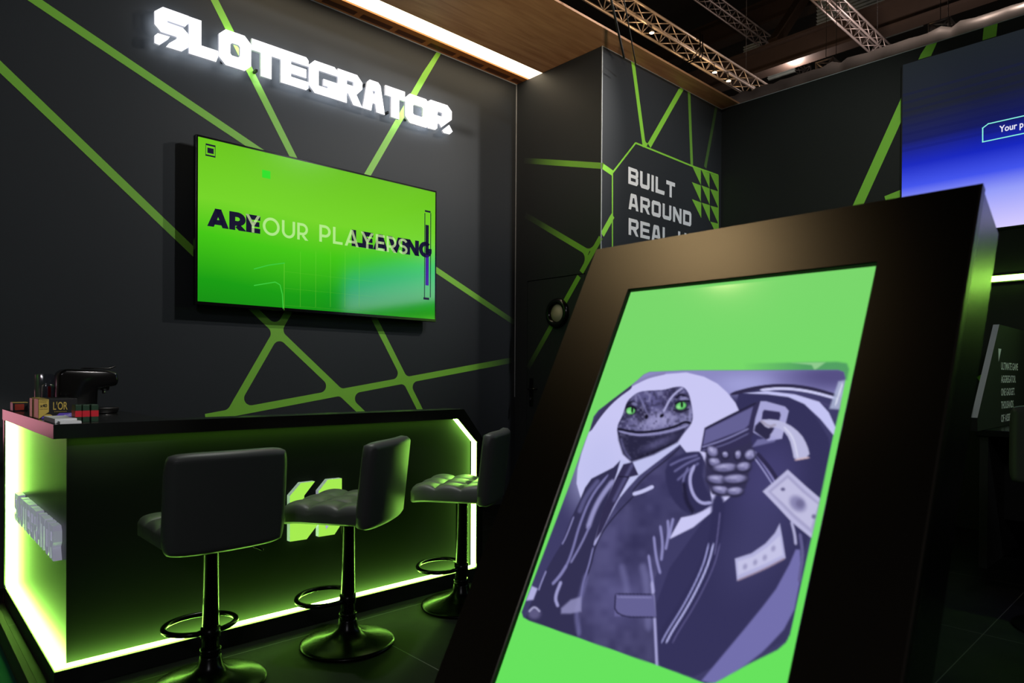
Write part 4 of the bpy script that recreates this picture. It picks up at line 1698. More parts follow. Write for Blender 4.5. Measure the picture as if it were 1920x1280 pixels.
def vnoise(x, y, s):
    x, y = x / s, y / s
    xi, yi = np.floor(x).astype(int), np.floor(y).astype(int)
    fx, fy = x - xi, y - yi
    fx, fy = fx * fx * (3 - 2 * fx), fy * fy * (3 - 2 * fy)

    def hsh(a, b):
        n = (a * 374761393 + b * 668265263) & 0x7fffffff
        n = (n ^ (n >> 13)) * 1274126177 & 0x7fffffff
        return ((n ^ (n >> 16)) & 0xffff) / 65535.0
    return (hsh(xi, yi) * (1 - fx) + hsh(xi + 1, yi) * fx) * (1 - fy) + (hsh(xi, yi + 1) * (1 - fx) + hsh(xi + 1, yi + 1) * fx) * fy


def paint_picture(X, Y):
    P = Paint(X, Y)
    # green ground of the screen
    g = np.clip((Y - 490) / 790, 0, 1)[:, None]
    P.c = (np.array([122, 214, 108]) * (1 - g) + np.array([102, 226, 92]) * g) / 255
    # the fading trace of the previous picture along the top right
    P.poly([(1395, 681), (1570, 678), (1588, 681), (1592, 692), (1588, 712), (1395, 702)], (82, 160, 98), 3, alpha=np.clip((X - 1390) / 120, 0, 1))
    P.poly([(1484, 680), (1548, 679), (1533, 690), (1527, 693), (1522, 684)], (168, 220, 160), 1.5, 0.7)
    card = [(1218, 697), (1280, 694.5), (1572, 693.5), (1582, 697), (1585, 708), (1574, 768), (1562, 819), (1542, 914), (1521, 1011), (1490, 1150),
            (1481, 1190), (1474, 1204), (1458, 1218), (1405, 1244), (1340, 1280), (1322, 1281), (1270, 1260), (1130, 1211), (992, 1163), (981, 1157), (978, 1147),
            (997, 1096), (1069, 906), (1097, 827), (1107, 803), (1113, 781), (1122, 769), (1180, 725), (1195, 713), (1207, 702)]
    cm_ = P.poly(card, (62, 60, 102), 1.2)

    def pl(p, c, soft=1.2, a=1.0, s=0):
        return P.poly(p, c, soft, a, cm_, s)

    def ln(p, w, c, soft=1.0, a=1.0):
        P.line(p, w, c, soft, a, cm_)

    def bl(cx, cy, rx, ry, c, ang=0, soft=0.5, a=1.0, clip=None):
        P.blob(cx, cy, rx, ry, c, ang, soft, a, cm_ if clip is None else clip)
    # upper background, pale left to dim right
    pl([(1190, 690), (1600, 690), (1580, 745), (1510, 728), (1440, 722), (1375, 738), (1330, 760), (1190, 760)], (140, 138, 194), 2)
    bl(1560, 705, 110, 36, (86, 80, 132), 0, 0.9)
    bl(1395, 722, 60, 24, (158, 158, 214), 0, 0.9)
    # big wheel behind: dark disc and rings
    pl([(1373, 740), (1420, 727), (1480, 738), (1520, 765), (1565, 840), (1540, 930), (1500, 1060), (1420, 1160), (1330, 1270), (1220, 1260), (1230, 1100), (1330, 960), (1395, 850)], (52, 50, 90), 2, s=1)
    bl(1440, 900, 70, 95, (70, 66, 116), 20, 0.8, 0.8)
    bl(1420, 1010, 70, 120, (66, 64, 108), 25, 0.9, 0.7)
    ln([(1370, 739), (1419, 726), (1468, 722), (1518, 727), (1572, 743)], 7, (46, 42, 72))
    ln([(1426, 731), (1468, 727), (1518, 733), (1572, 748)], 5, (205, 205, 245))
    ln([(1450, 735), (1510, 745), (1560, 762)], 5, (70, 66, 110))
    pl([(1393, 737), (1439, 733), (1490, 739), (1536, 753), (1554, 773), (1569, 806), (1564, 817), (1538, 785), (1508, 757), (1478, 744), (1439, 739)], (196, 196, 243), 1.2)
    pl([(1572, 715), (1590, 711), (1579, 768), (1555, 766)], (172, 180, 212), 2.5, 0.9)
    ln([(1566, 760), (1580, 718)], 3, (215, 220, 240))
    # lower right pale band
    pl([(1492, 1030), (1480, 1058), (1455, 1104), (1430, 1137), (1395, 1180), (1360, 1222), (1315, 1276), (1345, 1282), (1400, 1245), (1442, 1212), (1470, 1180), (1490, 1142), (1502, 1085), (1500, 1030)], (114, 111, 172), 2)
    pl([(1500, 1090), (1490, 1142), (1470, 1180), (1430, 1222), (1475, 1200), (1500, 1130)], (56, 54, 94), 2)
    ln([(1500, 1000), (1506, 1040), (1498, 1090)], 6, (96, 92, 140))
    # white disc behind the head
    pl([(1081, 906), (1083, 878), (1090, 850), (1104, 808), (1126, 775), (1152, 747), (1182, 725), (1215, 709), (1248, 701), (1287, 698), (1320, 706), (1345, 719), (1363, 735), (1379, 755), (1388, 775), (1394, 800), (1392, 860), (1370, 930), (1333, 961), (1300, 988), (1256, 1010), (1200, 1020), (1090, 938)], (202, 200, 244), 1.3)
    bl(1120, 880, 60, 90, (190, 192, 238), 20, 0.9, 0.7)
    ln([(1104, 808), (1126, 775), (1152, 747), (1184, 724)], 7, (60, 56, 92))
    ln([(1184, 722), (1215, 706), (1248, 699)], 5, (134, 130, 180))
    # sweeping light arcs of the wheel, lower half
    ln([(1347, 930), (1345, 985), (1333, 1035), (1312, 1085), (1280, 1140), (1240, 1200)], 24, (49, 47, 86), 4)
    for off, w, c in ((0, 3.0, (150, 150, 206)), (9, 3.6, (176, 176, 228)), (21, 2.5, (88, 84, 132))):
        ln([(1329 + off, 1018), (1321 + off, 1052), (1305 + off, 1090), (1280 + off, 1138), (1250 + off, 1185), (1240 + off, 1205)], w, c)
    ln([(1350, 960), (1346, 1000), (1340, 1040)], 3, (88, 84, 130))
    # arcs to the right of the hand
    ln([(1414, 846), (1432, 868), (1458, 910)], 5, (134, 130, 186))
    ln([(1420, 850), (1446, 880), (1466, 915)], 8, (46, 42, 76))
    ln([(1412, 855), (1428, 876), (1450, 910)], 2.5, (160, 158, 210))
    # shirt, then jacket
    pl([(1160, 860), (1184, 866), (1273, 828), (1278, 840), (1198, 894), (1178, 916), (1162, 940), (1120, 1012), (1110, 1024), (1130, 960), (1148, 905), (1150, 888)], (192, 194, 238), 1.2)
    jl = [(1163, 863), (1150, 876), (1109, 897), (1097, 914), (1087, 938), (1071, 971), (1053, 1019), (1037, 1045), (1020, 1076), (1006, 1108), (992, 1138), (985, 1160), (1060, 1190), (1100, 1204), (1112, 1024), (1130, 960), (1150, 905), (1157, 885)]
    pl(jl, (50, 48, 82), 1.3)
    jr = [(1275, 833), (1287, 848), (1311, 846), (1322, 866), (1330, 900), (1334, 944), (1318, 957), (1297, 966), (1277, 970), (1256, 1008), (1252, 1023), (1238, 1053), (1228, 1083), (1226, 1108), (1229, 1154), (1232, 1256), (1180, 1240), (1080, 1200), (1087, 1154), (1091, 1098), (1099, 1075), (1113, 1025), (1129, 993), (1160, 936), (1178, 914), (1198, 892)]
    jm = pl(jr, (58, 56, 94), 1.3)
    # cloth light and shade
    bl(1160, 1110, 70, 90, (86, 83, 132), 15, 0.95, 0.75, jm)
    bl(1150, 1010, 36, 70, (76, 73, 118), 30, 0.9, 0.8, jm)
    bl(1190, 1025, 36, 78, (50, 48, 86), 22, 0.8, 0.95, jm)
    bl(1240, 930, 50, 70, (54, 52, 92), 20, 0.8, 0.8, jm)
    bl(1225, 895, 22, 30, (66, 62, 104), 30, 0.8, 0.6, jm)
    P.put(jm * 0.18 * vnoise(X, Y, 14), (140, 138, 190))
    ln([(1165, 1060), (1176, 1100), (1174, 1140)], 12, (112, 110, 160), 6, 0.6)
    ln([(1205, 1060), (1214, 1100), (1216, 1180)], 14, (118, 116, 166), 6, 0.6)
    # folds at the waist under the arm
    for a in ([(1226, 1005), (1230, 1045), (1238, 1075)], [(1238, 985), (1243, 1020), (1240, 1050)], [(1252, 975), (1254, 1000), (1248, 1030)], [(1216, 1040), (1222, 1080), (1226, 1110)], [(1262, 972), (1258, 990), (1255, 1008)]):
        ln(a, 5, (150, 148, 204), 1.5, 0.85)
    ln([(1222, 1090), (1226, 1130), (1229, 1190), (1232, 1255)], 5, (168, 166, 216), 2)
    # lapel lines
    ln([(1190, 928), (1160, 958), (1129, 996), (1114, 1030), (1108, 1060), (1093, 1100)], 2.5, (40, 38, 66))
    ln([(1162, 930), (1146, 956), (1130, 988), (1114, 1022)], 4, (164, 162, 212))
    ln([(1112, 1026), (1104, 1060), (1093, 1092), (1089, 1120)], 3, (120, 118, 170))
    ln([(1275, 838), (1250, 862), (1210, 892), (1186, 920)], 3, (44, 42, 70))
    ln([(1100, 1075), (1088, 1120), (1080, 1150), (1086, 1190)], 9, (110, 108, 160), 4, 0.7)
    pl([(1052, 1140), (1070, 1124), (1090, 1118), (1090, 1146), (1070, 1150), (1052, 1150)], (146, 144, 190), 3, 0.85)
    ln([(1150, 900), (1126, 932), (1112, 960), (1102, 990)], 9, (148, 146, 196), 3)
    ln([(1106, 985), (1090, 1020), (1070, 1055)], 4, (124, 122, 172), 1.5)
    ln([(1140, 890), (1108, 930), (1086, 985), (1074, 1030), (1062, 1062), (1036, 1096)], 4.5, (120, 118, 170), 1.5)
    ln([(1122, 900), (1098, 930), (1086, 960)], 8, (96, 94, 142), 3, .8)
    ln([(1076, 968), (1062, 1005), (1054, 1020)], 3, (124, 122, 172))
    ln([(1024, 1070), (1014, 1094), (1010, 1106)], 3, (134, 132, 182))
    ln([(1062, 1060), (1050, 1080), (1036, 1094)], 5, (130, 128, 180), 2)
    pl([(997, 1098), (1008, 1103), (1000, 1124), (986, 1126)], (176, 174, 222), 2)
    ln([(1052, 1090), (1040, 1120), (1046, 1136)], 6, (158, 156, 206), 2)
    bl(1002, 1150, 14, 12, (92, 88, 128), 0, 0.6)
    ln([(992, 1146), (1002, 1136), (1012, 1146)], 4, (160, 158, 196), 1.2)
    # tie
    tm = pl([(1169, 870), (1186, 866), (1197, 890), (1181, 894), (1168, 918), (1150, 950), (1128, 996), (1116, 1012), (1130, 955), (1148, 912), (1157, 893)], (50, 46, 80), 1.2)
    ln([(1186, 870), (1170, 900), (1150, 940)], 6, (96, 94, 142), 3, 0.7)
    ln([(1180, 894), (1159, 893)], 2, (28, 26, 48))
    # pocket square and flap
    ln([(1188, 926), (1205, 921), (1224, 912)], 7, (196, 196, 240))
    pl([(1154, 1114), (1226, 1115), (1230, 1156), (1152, 1155)], (100, 97, 148), 1.5)
    ln([(1154, 1113), (1226, 1114)], 2.5, (40, 38, 70))
    ln([(1154, 1114), (1152, 1156), (1231, 1157)], 2.5, (40, 38, 70))
    ln([(1157, 1119), (1224, 1120)], 2, (134, 132, 182))
    # sleeve pointing at the viewer
    pl([(1246, 872), (1275, 850), (1311, 846), (1320, 860), (1316, 900), (1340, 944), (1318, 957), (1297, 966), (1270, 950), (1250, 915)], (50, 48, 86), 3, s=1)
    for a in ([(1256, 872), (1280, 860), (1308, 853)], [(1264, 884), (1288, 868), (1312, 858)], [(1270, 900), (1290, 882), (1310, 868)]):
        ln(a, 4, (116, 114, 166), 2, 0.8)
    ln([(1302, 872), (1292, 896), (1298, 926), (1314, 944), (1334, 942)], 6, (166, 164, 214), 1.5)
    ln([(1290, 876), (1278, 905), (1288, 942), (1302, 962)], 4, (108, 106, 156), 1.5)
    ln([(1282, 905), (1286, 938), (1300, 960)], 8, (34, 32, 60), 3)
    # gun body
    pl([(1322, 862), (1326, 845), (1408, 822), (1414, 846), (1398, 915), (1376, 926), (1336, 926), (1324, 900)], (52, 49, 82), 3)
    pl([(1313, 846), (1321, 802), (1416, 754), (1426, 752), (1413, 812), (1402, 832), (1340, 850)], (52, 48, 84), 1.2)
    pl([(1318, 834), (1323, 806), (1412, 762), (1404, 796), (1396, 804)], (100, 97, 148), 1.5)
    ln([(1322, 803), (1370, 778), (1418, 755)], 3, (36, 34, 60))
    ln([(1316, 838), (1360, 824), (1404, 803)], 3, (128, 126, 176))
    ln([(1315, 845), (1360, 834), (1404, 812)], 2.5, (96, 94, 140))
    pl([(1420, 824), (1458, 818), (1452, 828), (1410, 838)], (110, 108, 158), 2)
    # front of the gun with its frame
    pl([(1426, 752), (1436, 752), (1472, 762), (1479, 770), (1466, 822), (1455, 824), (1440, 826), (1412, 810), (1416, 785)], (166, 164, 214), 1.2)
    pl([(1433, 768), (1462, 772), (1464, 778), (1461, 788), (1428, 786), (1430, 772)], (50, 46, 84), 1.4)
    pl([(1416, 798), (1424, 790), (1452, 802), (1442, 822), (1436, 824), (1414, 808)], (46, 43, 74), 1.6)
    pl([(1455, 803), (1469, 807), (1465, 822), (1443, 816)], (172, 170, 216), 1.4)
    # bill coming out
    pl([(1424, 788), (1449, 785), (1478, 794), (1502, 813), (1514, 835), (1519, 856), (1489, 863), (1486, 845), (1480, 822), (1468, 806), (1449, 800), (1438, 803)], (186, 185, 222), 1.3, s=1)
    ln([(1470, 800), (1488, 820), (1496, 858)], 3, (214, 214, 240), 1.5)
    ln([(1426, 788), (1442, 800), (1454, 796)], 4, (150, 140, 160), 2, .7)
    ln([(1490, 862), (1518, 857)], 3, (206, 180, 190))
    # fist
    hand = [(1336, 846, 12, 10, 40), (1340, 866, 12, 9, 15), (1406, 852, 11, 10, -40), (1384, 852, 6, 9, 10), (1360, 852, 6, 6, 0),
            (1360, 876, 24, 9, -4), (1394, 874, 14, 9, -10), (1345, 898, 20, 9, 6), (1378, 897, 24, 9, -3), (1352, 918, 18, 8, 10), (1378, 920, 16, 8, -4)]
    for hx, hy, rx, ry, an in hand:
        bl(hx, hy + 2, rx + 3, ry + 3, (40, 38, 64), an, 0.4)
        bl(hx, hy, rx, ry, (116, 113, 158), an, 0.4)
        bl(hx - 1, hy - 2.5, rx * .8, ry * .5, (176, 174, 216), an, 0.9)
        bl(hx + rx * .3, hy - 1, rx * .3, ry * .7, (150, 147, 192), an, 0.9)
    P.put(cm_ * np.exp(-(((X - 1365) / 50) ** 2 + ((Y - 890) / 44) ** 2) * 2) * 0.22 * vnoise(X, Y, 4), (60, 56, 90))
    # floating bills
    pl([(1430, 921), (1477, 880), (1512, 912), (1545, 940), (1526, 1012), (1484, 978), (1458, 950)], (186, 184, 222), 1.3)
    pl([(1440, 921), (1477, 889), (1508, 918), (1538, 944), (1522, 1000), (1487, 970), (1464, 946)], (166, 163, 202), 1.6)
    pl([(1446, 922), (1477, 896), (1504, 922), (1534, 946), (1520, 990), (1490, 964), (1468, 942)], (192, 190, 224), 1.8)
    bl(1496, 944, 20, 15, (138, 135, 178), 42, 0.5)
    bl(1500, 944, 10, 9, (112, 108, 150), 42, 0.7)
    bl(1468, 917, 5, 4, (100, 96, 136), 0, 0.6)
    bl(1526, 968, 5, 5, (110, 106, 146), 0, 0.6)
    ln([(1484, 978), (1490, 1000), (1492, 1020)], 5, (176, 174, 214), 1.5)
    pl([(1378, 1047), (1409, 1037), (1435, 1019), (1453, 999), (1462, 981), (1467, 1008), (1473, 1046), (1440, 1064), (1382, 1089)], (178, 177, 220), 1.3)
    pl([(1383, 1052), (1412, 1043), (1438, 1026), (1462, 1004), (1468, 1040), (1436, 1056), (1384, 1078)], (196, 195, 230), 2)
    for bx_, by_ in ((1397, 1062), (1416, 1054), (1434, 1045), (1450, 1028)):
        bl(bx_, by_, 5, 7, (146, 143, 184), 20, 0.8, 0.8)
    ln([(1382, 1088), (1430, 1068), (1472, 1046)], 3, (150, 132, 156))
    # reptile head
    head = [(1178, 749), (1196, 734), (1218, 732), (1244, 731), (1266, 725), (1281, 724), (1291, 735), (1296, 755), (1300, 781), (1296, 796), (1278, 817), (1270, 829), (1225, 850), (1184, 865), (1168, 851), (1160, 820), (1156, 800), (1167, 780), (1173, 760)]
    hm = hm0 = pl(head, (88, 85, 128), 1.2, s=2)

    def hb(cx, cy, rx, ry, c, ang=0, soft=0.7, a=1.0):
        P.blob(cx, cy, rx, ry, c, ang, soft, a, hm0)

    def hl(p, w, c, soft=1.0, a=1.0):
        P.line(p, w, c, soft, a, hm0)
    hb(1222, 752, 34, 22, (92, 89, 136), 0)
    hb(1255, 745, 18, 30, (56, 52, 88), 25, 0.8, .8)
    hb(1232, 789, 52, 21, (150, 147, 194), -8, 0.95, 0.95)
    hb(1290, 780, 14, 26, (140, 138, 184), 0, 0.9, 0.8)
    hb(1205, 772, 14, 22, (44, 41, 68), 10, 0.8, 0.9)
    hb(1166, 792, 10, 18, (60, 57, 92), 10, 0.8, 0.8)
    hb(1182, 766, 18, 18, (48, 45, 74), 0, 0.6, 0.9)
    hb(1276, 762, 22, 17, (50, 47, 78), -10, 0.6, 0.9)
    pl([(1158, 806), (1178, 812), (1200, 818), (1238, 816), (1270, 808), (1290, 798), (1270, 829), (1226, 852), (1184, 866), (1168, 851), (1160, 825)], (42, 40, 68), 3)
    hb(1235, 830, 40, 9, (88, 85, 128), -22, 0.9, 0.8)
    hl([(1192, 860), (1228, 846), (1266, 830)], 4, (30, 28, 50), 2, .8)
    hl([(1164, 822), (1170, 844), (1182, 860)], 5, (92, 90, 134), 2, .7)
    # scales
    hm = hm * (1 - 0.8 * fade(-4, 6, Y - (815 - np.clip(X - 1238, 0, 60) * 0.28)))
    nz = vnoise(X, Y, 4.2) * 0.6 + vnoise(X + 40, Y, 8.5) * 0.4
    P.put(hm * np.clip((nz - 0.55) * 2.2, 0, 0.36), (168, 166, 208))
    P.put(hm * np.clip((0.42 - nz) * 2.4, 0, 0.36), (28, 26, 46))
    hl([(1244, 772), (1256, 748), (1268, 735), (1280, 727)], 4, (168, 166, 212), 1.4)
    hl([(1212, 772), (1204, 752), (1196, 738)], 4, (120, 118, 166), 2, .8)
    hl([(1290, 745), (1276, 738), (1268, 746)], 4, (30, 28, 50), 1.5)
    hb(1282, 747, 9, 4, (140, 138, 184), -12, 0.6, .9)
    hl([(1174, 760), (1184, 752), (1196, 758)], 4, (32, 30, 52), 1.5)
    hb(1190, 757, 7, 4, (124, 122, 168), 12, 0.6, .9)
    # mouth
    hl([(1156, 803), (1178, 808), (1200, 811), (1238, 807), (1268, 799), (1284, 790), (1296, 793)], 4.5, (24, 22, 42), 1.2)
    hl([(1160, 808), (1180, 813), (1200, 816), (1238, 812), (1268, 805), (1290, 797)], 4, (142, 140, 188), 1.5)
    hb(1212, 781, 3.5, 5, (20, 18, 34), 10, .5)
    hb(1241, 779, 5, 3.5, (20, 18, 34), -35, .5)
    # eyes
    hb(1183, 769, 11, 9.5, (26, 24, 40), 0, 0.35)
    hb(1182.5, 769.5, 9, 7.6, (112, 208, 116), 0, 0.35)
    hb(1179, 772, 4.5, 4, (150, 226, 150), 0, 0.8)
    hb(1185.5, 768, 2.2, 6.5, (16, 26, 24), 0, 0.35)
    hl([(1173, 764), (1184, 761), (1193, 767)], 3, (22, 20, 36))
    hb(1277, 760.5, 13, 10, (26, 24, 40), -14, 0.35)
    hb(1277, 760.5, 10.8, 7.8, (108, 206, 112), -14, 0.35)
    hb(1272, 763, 4.5, 3.6, (150, 226, 150), 0, 0.8)
    hb(1278.5, 758.5, 2.6, 6, (16, 26, 24), 0, 0.35)
    hl([(1265, 757), (1278, 751), (1293, 752)], 3, (22, 20, 36))
    hl([(1262, 768), (1276, 773), (1292, 766)], 2.5, (30, 28, 48))
    return P.c


NS, NT = 330, 560
S_, T_ = np.meshgrid(np.linspace(SC1, SC0, NS + 1), np.linspace(ST0, ST1, NT + 1))
S_, T_ = S_.ravel(), T_.ravel()
PD = -0.0115
PT = K0[None, :] - np.outer(S_, KS) - np.outer(T_, KU) + KN[None, :] * PD
qd = PT - _C[None, :]
wz = qd @ _f
PXX = CX + F * (qd @ _r) / wz
PYY = CY - F * (qd @ _u) / wz
cols = paint_picture(PXX, PYY)
cols = np.clip(cols, 0, 1)
lc = np.where(cols <= 0.04045, cols / 12.92, ((cols + 0.055) / 1.055) ** 2.4)
me = bpy.data.meshes.new('screen')
off = np.array(ki.location)
vv = (PT - off[None, :])
ii = np.arange((NT) * (NS + 1)).reshape(NT, NS + 1)[:, :NS].ravel()
quads = np.stack([ii, ii + NS + 1, ii + NS + 2, ii + 1], 1)
me.vertices.add(len(vv))
me.vertices.foreach_set('co', vv.ravel())
me.loops.add(quads.size)
me.loops.foreach_set('vertex_index', quads.ravel())
me.polygons.add(len(quads))
me.polygons.foreach_set('loop_start', np.arange(len(quads)) * 4)
me.update(calc_edges=True)
ca = me.color_attributes.new('picture', 'FLOAT_COLOR', 'POINT')
ca.data.foreach_set('color', np.concatenate([lc, np.ones((len(lc), 1))], 1).ravel())
attr_color_mat('kiosk_picture', 'picture', 0.1, 0.4, True)
me.materials.append(MATS['kiosk_picture'])
so = bpy.data.objects.new('screen', me)
COL.objects.link(so)
so.parent = ki


# ------------------------------------------------------------------ trusses and roof structure above the booth
def beam_between(mb, a, b_, w, h, mi=0):
    a, b_ = Vector(a), Vector(b_)
    d = (b_ - a)
    q = d.to_track_quat('X', 'Z').to_matrix().to_4x4()
    mb.box(-d.length / 2, d.length / 2, -w / 2, w / 2, -h / 2, h / 2, mx=Matrix.Translation((a + b_) / 2) @ q)


def truss(label, x0, x1, y0, z0, s, mt, bay=None, group='aluminium lighting trusses above the booth'):
    t = thing('lighting_truss', label, 'truss', ((x0 + x1) / 2, y0 + s / 2, z0), 0, group)
    for yy in (0, s):
        for zz in (0, s):
            m_ = MB()
            m_.tube([(x0, y0 + yy, z0 + zz), (x1, y0 + yy, z0 + zz)], 0.025, 10)
            part(m_, 'chord', mt, t)
    bay = bay or s
    n = int((x1 - x0) / bay)
    proto = {}
    off = Vector(t.location)
    for k in range(n):
        xa = x0 + k * bay
        for face in range(4):
            up = (k + (face % 2)) % 2
            if face == 0:
                a, b_ = (0, 0, s * up), (bay, 0, s * (1 - up))
            elif face == 1:
                a, b_ = (0, s, s * up), (bay, s, s * (1 - up))
            elif face == 2:
                a, b_ = (0, s * up, 0), (bay, s * (1 - up), 0)
            else:
                a, b_ = (0, s * up, s), (bay, s * (1 - up), s)
            key = (face, up)
            if key not in proto:
                m_ = MB()
                m_.tube([a, b_], 0.0105, 8)
                proto[key] = m_.build('brace', mt, t)
                o = proto[key]
            else:
                o = proto[key].copy()
                COL.objects.link(o)
            o.parent = t
            o.location = (xa - off.x, y0 - off.y, z0 - off.z)
    # end frames
    for xx in (x0, x1):
        m_ = MB()
        P4 = [(xx, y0, z0), (xx, y0 + s, z0), (xx, y0 + s, z0 + s), (xx, y0, z0 + s)]
        for i in range(4):
            m_.tube([P4[i], P4[(i + 1) % 4]], 0.018, 8)
        m_.tube([P4[0], P4[2]], 0.012, 8)
        m_.tube([P4[1], P4[3]], 0.012, 8)
        part(m_, 'end_frame', mt, t)
    for xx in (x0 + (x1 - x0) * 0.12, x0 + (x1 - x0) * 0.88):
        m_ = MB()
        m_.tube([(xx, y0 + s / 2, z0 + s), (xx, y0 + s / 2, 16.0)], 0.006, 6)
        part(m_, 'suspension_cable', 'black_matte', t)
    return t


TR1 = (7.60, 7.87, 0.29)
truss('golden lit lighting truss nearest above the wooden canopy', 7.6, 15.6, TR1[0], TR1[1], TR1[2], 'truss_metal')
truss('grey lighting truss in the middle, between the golden one and the steep right one', 16.6, 24.6, 10.5, 12.2, 0.29, 'truss_dark')
truss('grey lighting truss seen most steeply, ending above the right wall', 14.0, 19.0, 6.04, 9.45, 0.29, 'truss_dark')
xe = at(1545, 128, 'X', 12.5)
truss('short truss end facing the camera just above the right wall, left one', 12.5, 13.1, xe[1] - 0.15, xe[2] - 0.15, 0.29, 'truss_dark')
xe = at(1760, 55, 'X', 13.0)
truss('short truss end facing the camera above the right wall, right one', 13.0, 13.6, xe[1] - 0.15, xe[2] - 0.15, 0.29, 'truss_dark')

# lamps clamped inside the golden truss
for i, ((a, b_), lab) in enumerate((((1222, 62), 'lit warm spotlight in the golden truss, left of the black bracket'),
                                    ((1340, 136), 'lit warm spotlight in the golden truss, just right of the black bracket'),
                                    ((1366, 152), 'lit warm spotlight in the golden truss, furthest right of the three'))):
    q = at(a, b_, 'Y', TR1[0] - 0.075)
    t = thing('truss_spotlight', lab, 'spotlight', tuple(q), 0, 'warm spotlights in the truss')
    m_ = MB()
    m_.lathe([(0.0, 0.07), (0.03, 0.07), (0.045, 0.05), (0.05, 0.0), (0.046, 0.0), (0.042, 0.02), (0.0, 0.02)], 24)
    m_.build('lamp_head', 'black_matte', t)
    m_ = MB()
    m_.lathe([(0.0, 0.002), (0.043, 0.002), (0.043, 0.006), (0.0, 0.006)], 24)
    m_.build('lens', 'lens_warm', t)
    m_ = MB()
    m_.tube([(0, 0, 0.07), (0, 0.01, TR1[1] - q[2] - 0.04), (0, 0.075, TR1[1] - q[2])], 0.008, 8)
    m_.build('hook', 'black_matte', t)
    lamp('truss_lamp', 'POINT', (q[0], q[1] - 0.05, q[2] - 0.12), None, 14, (1, 0.62, 0.3), 0.04)

# black bracket around the golden truss, and hoist cables
t = MB()
qx = at(1312, 100, 'Y', TR1[0] - 0.05)[0]
for dx in (0, 0.09):
    t.tube([(qx + dx, TR1[0] - 0.06, TR1[1] + 0.42), (qx + dx, TR1[0] - 0.06, TR1[1] - 0.02), (qx + dx, TR1[0] - 0.02, TR1[1] - 0.06), (qx + dx, TR1[0] + 0.34, TR1[1] - 0.06), (qx + dx, TR1[0] + 0.36, TR1[1] - 0.02), (qx + dx, TR1[0] + 0.36, TR1[1] + 0.42)], 0.014, 8)
tag(t.build('truss_bracket', 'black_metal', None, (qx, TR1[0], TR1[1])), 'black U shaped bracket gripping the golden truss', 'bracket')
t = MB()
qx = at(1150, 15, 'Y', TR1[0] - 0.05)[0]
t.box(qx - 0.07, qx + 0.07, TR1[0] - 0.02, TR1[0] + 0.12, TR1[1] + 0.35, TR1[1] + 0.6, bev=0.02)
t.tube([(qx, TR1[0] - 0.05, TR1[1] + 0.4), (qx + 0.05, TR1[0] - 0.08, TR1[1] + 0.2), (qx - 0.02, TR1[0] - 0.08, TR1[1] + 0.05), (qx - 0.12, TR1[0] - 0.05, TR1[1] + 0.1)], 0.022, 10)
tag(t.build('chain_hoist', 'black_metal', None, (qx, TR1[0], TR1[1])), 'black chain hoist hooked on the golden truss at the top edge', 'hoist')
for (pa, pb, r_, lab) in (((1170, 108), (1146, 0), 0.009, 'thick black cable hanging in front of the canopy onto the column top'),
                          ((1192, 120), (1170, 0), 0.005, 'thin black cable hanging in front of the canopy, right of the thick one')):
    a, b_ = at(*pa, 'Y', 3.42), at(*pb, 'Y', 3.1)
    mid = (a + b_) / 2 - np.array([0, 0, 0.0])
    tag(MB().tube([tuple(a), tuple(mid), tuple(b_), (b_[0], b_[1] - 0.1, 5.2), (b_[0], b_[1] - 0.1, 15.99)], r_, 8).build('hoist_cable', 'black_matte', None, tuple(b_)), lab, 'cable', 'hoist cables over the canopy')

# duct along the top of the right wall
q = at(1700, 88, 'X', 8.1)
du = MB()
du.tube([(8.1 + 0.012 * math.sin(i * 1.7), 6.5 - i * 0.1, q[2] - 0.06 + 0.012 * math.cos(i * 2.3)) for i in range(96)], [0.13 + 0.01 * math.sin(i * 2.9) for i in range(96)], 24)
tag(du.build('air_duct', 'duct', None, (8.1, 2, q[2])), 'long crumpled silver air duct running just above the right wall', 'duct')

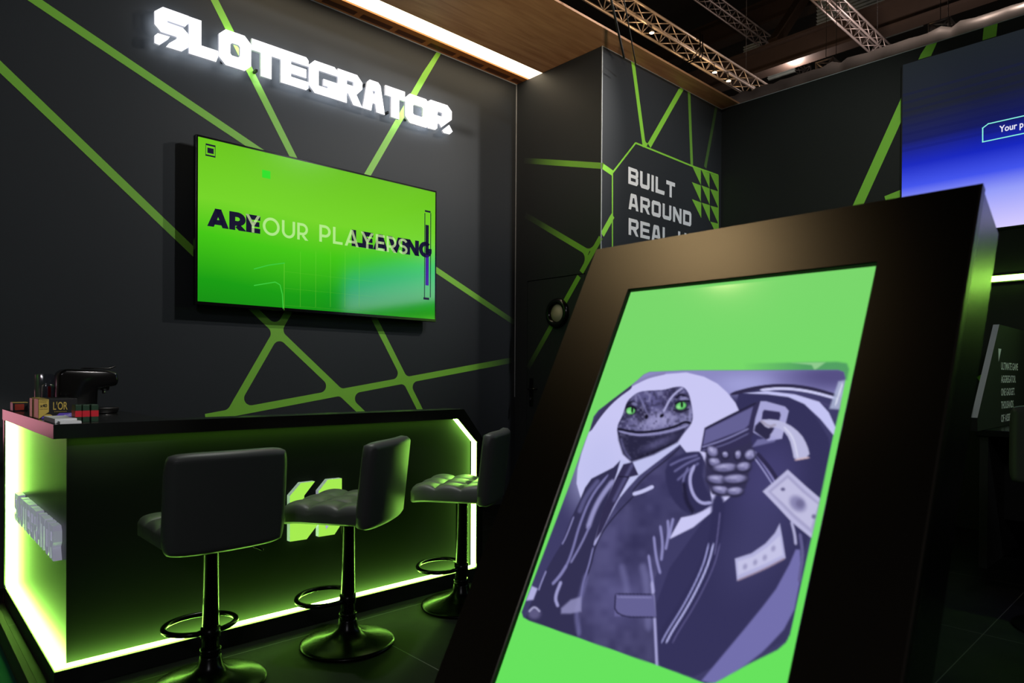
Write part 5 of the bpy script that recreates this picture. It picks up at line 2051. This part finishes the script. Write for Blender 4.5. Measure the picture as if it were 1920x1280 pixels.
# roof beams
for (xx, zz, w_, h_, lab) in ((20.0, 10.6, 0.5, 0.7, 'brown roof beam crossing behind the trusses, lower one'), (24.0, 14.2, 0.6, 0.8, 'brown roof beam crossing behind the trusses, upper one')):
    m_ = MB()
    m_.box(xx - w_ / 2, xx + w_ / 2, -10, 30, zz, zz + 0.08)
    m_.box(xx - 0.05, xx + 0.05, -10, 30, zz + 0.08, zz + h_)
    m_.box(xx - w_ / 2, xx + w_ / 2, -10, 30, zz + h_, zz + h_ + 0.08)
    tag(m_.build('roof_beam', 'roof_beam', None, (xx, 4, zz)), lab, 'beam', 'roof beams of the hall')
m_ = MB()
a, b_ = at(1520, -25, 'X', 22.0), at(1452, 80, 'X', 20.0)
beam_between(m_, a, b_, 0.3, 0.3)
tag(m_.build('roof_brace', 'roof_beam', None, tuple(b_)), 'diagonal brown roof brace between the two grey trusses', 'beam')
mat('roof_light', (130, 140, 136), 0.6, vary=0.2)
for i, (quad, xx, lab) in enumerate((((1532, 0, 1660, 52), 23.0, 'grey corrugated roof panel behind the steep truss'),
                                     ((1395, 88, 1425, 130), 21.5, 'grey corrugated roof panel beside the golden truss end'),
                                     ((1440, 118, 1490, 150), 21.5, 'grey corrugated roof panel low down between golden and middle truss'),
                                     ((1660, 40, 1730, 70), 23.0, 'grey corrugated roof panel right of the steep truss'))):
    x0, y0, x1_, y1_ = quad
    c4 = [at(x0, y0, 'X', xx), at(x1_, y0 - (x1_ - x0) * .32, 'X', xx), at(x1_, y1_ - (x1_ - x0) * .32, 'X', xx), at(x0, y1_, 'X', xx)]
    ya, yb = c4[0][1], c4[1][1]
    za, zb = min(p[2] for p in c4), max(p[2] for p in c4)
    m_ = MB()
    nn = 36
    vs = []
    for dep in (0.0, 0.03):
        for yy in (ya, yb):
            for k in range(nn + 1):
                vs.append((xx + dep + 0.06 * math.sin(k * math.pi / 2), yy, za + (zb - za) * k / nn))
    n1_ = nn + 1
    fs = [(k, k + 1, n1_ + k + 1, n1_ + k) for k in range(nn)] + [(2 * n1_ + k, 3 * n1_ + k, 3 * n1_ + k + 1, 2 * n1_ + k + 1) for k in range(nn)]
    m_.add(vs, fs)
    tag(m_.build('roof_panel', 'roof_light', None, (xx, (ya + yb) / 2, (za + zb) / 2)), lab, 'panel', 'corrugated roof panels')
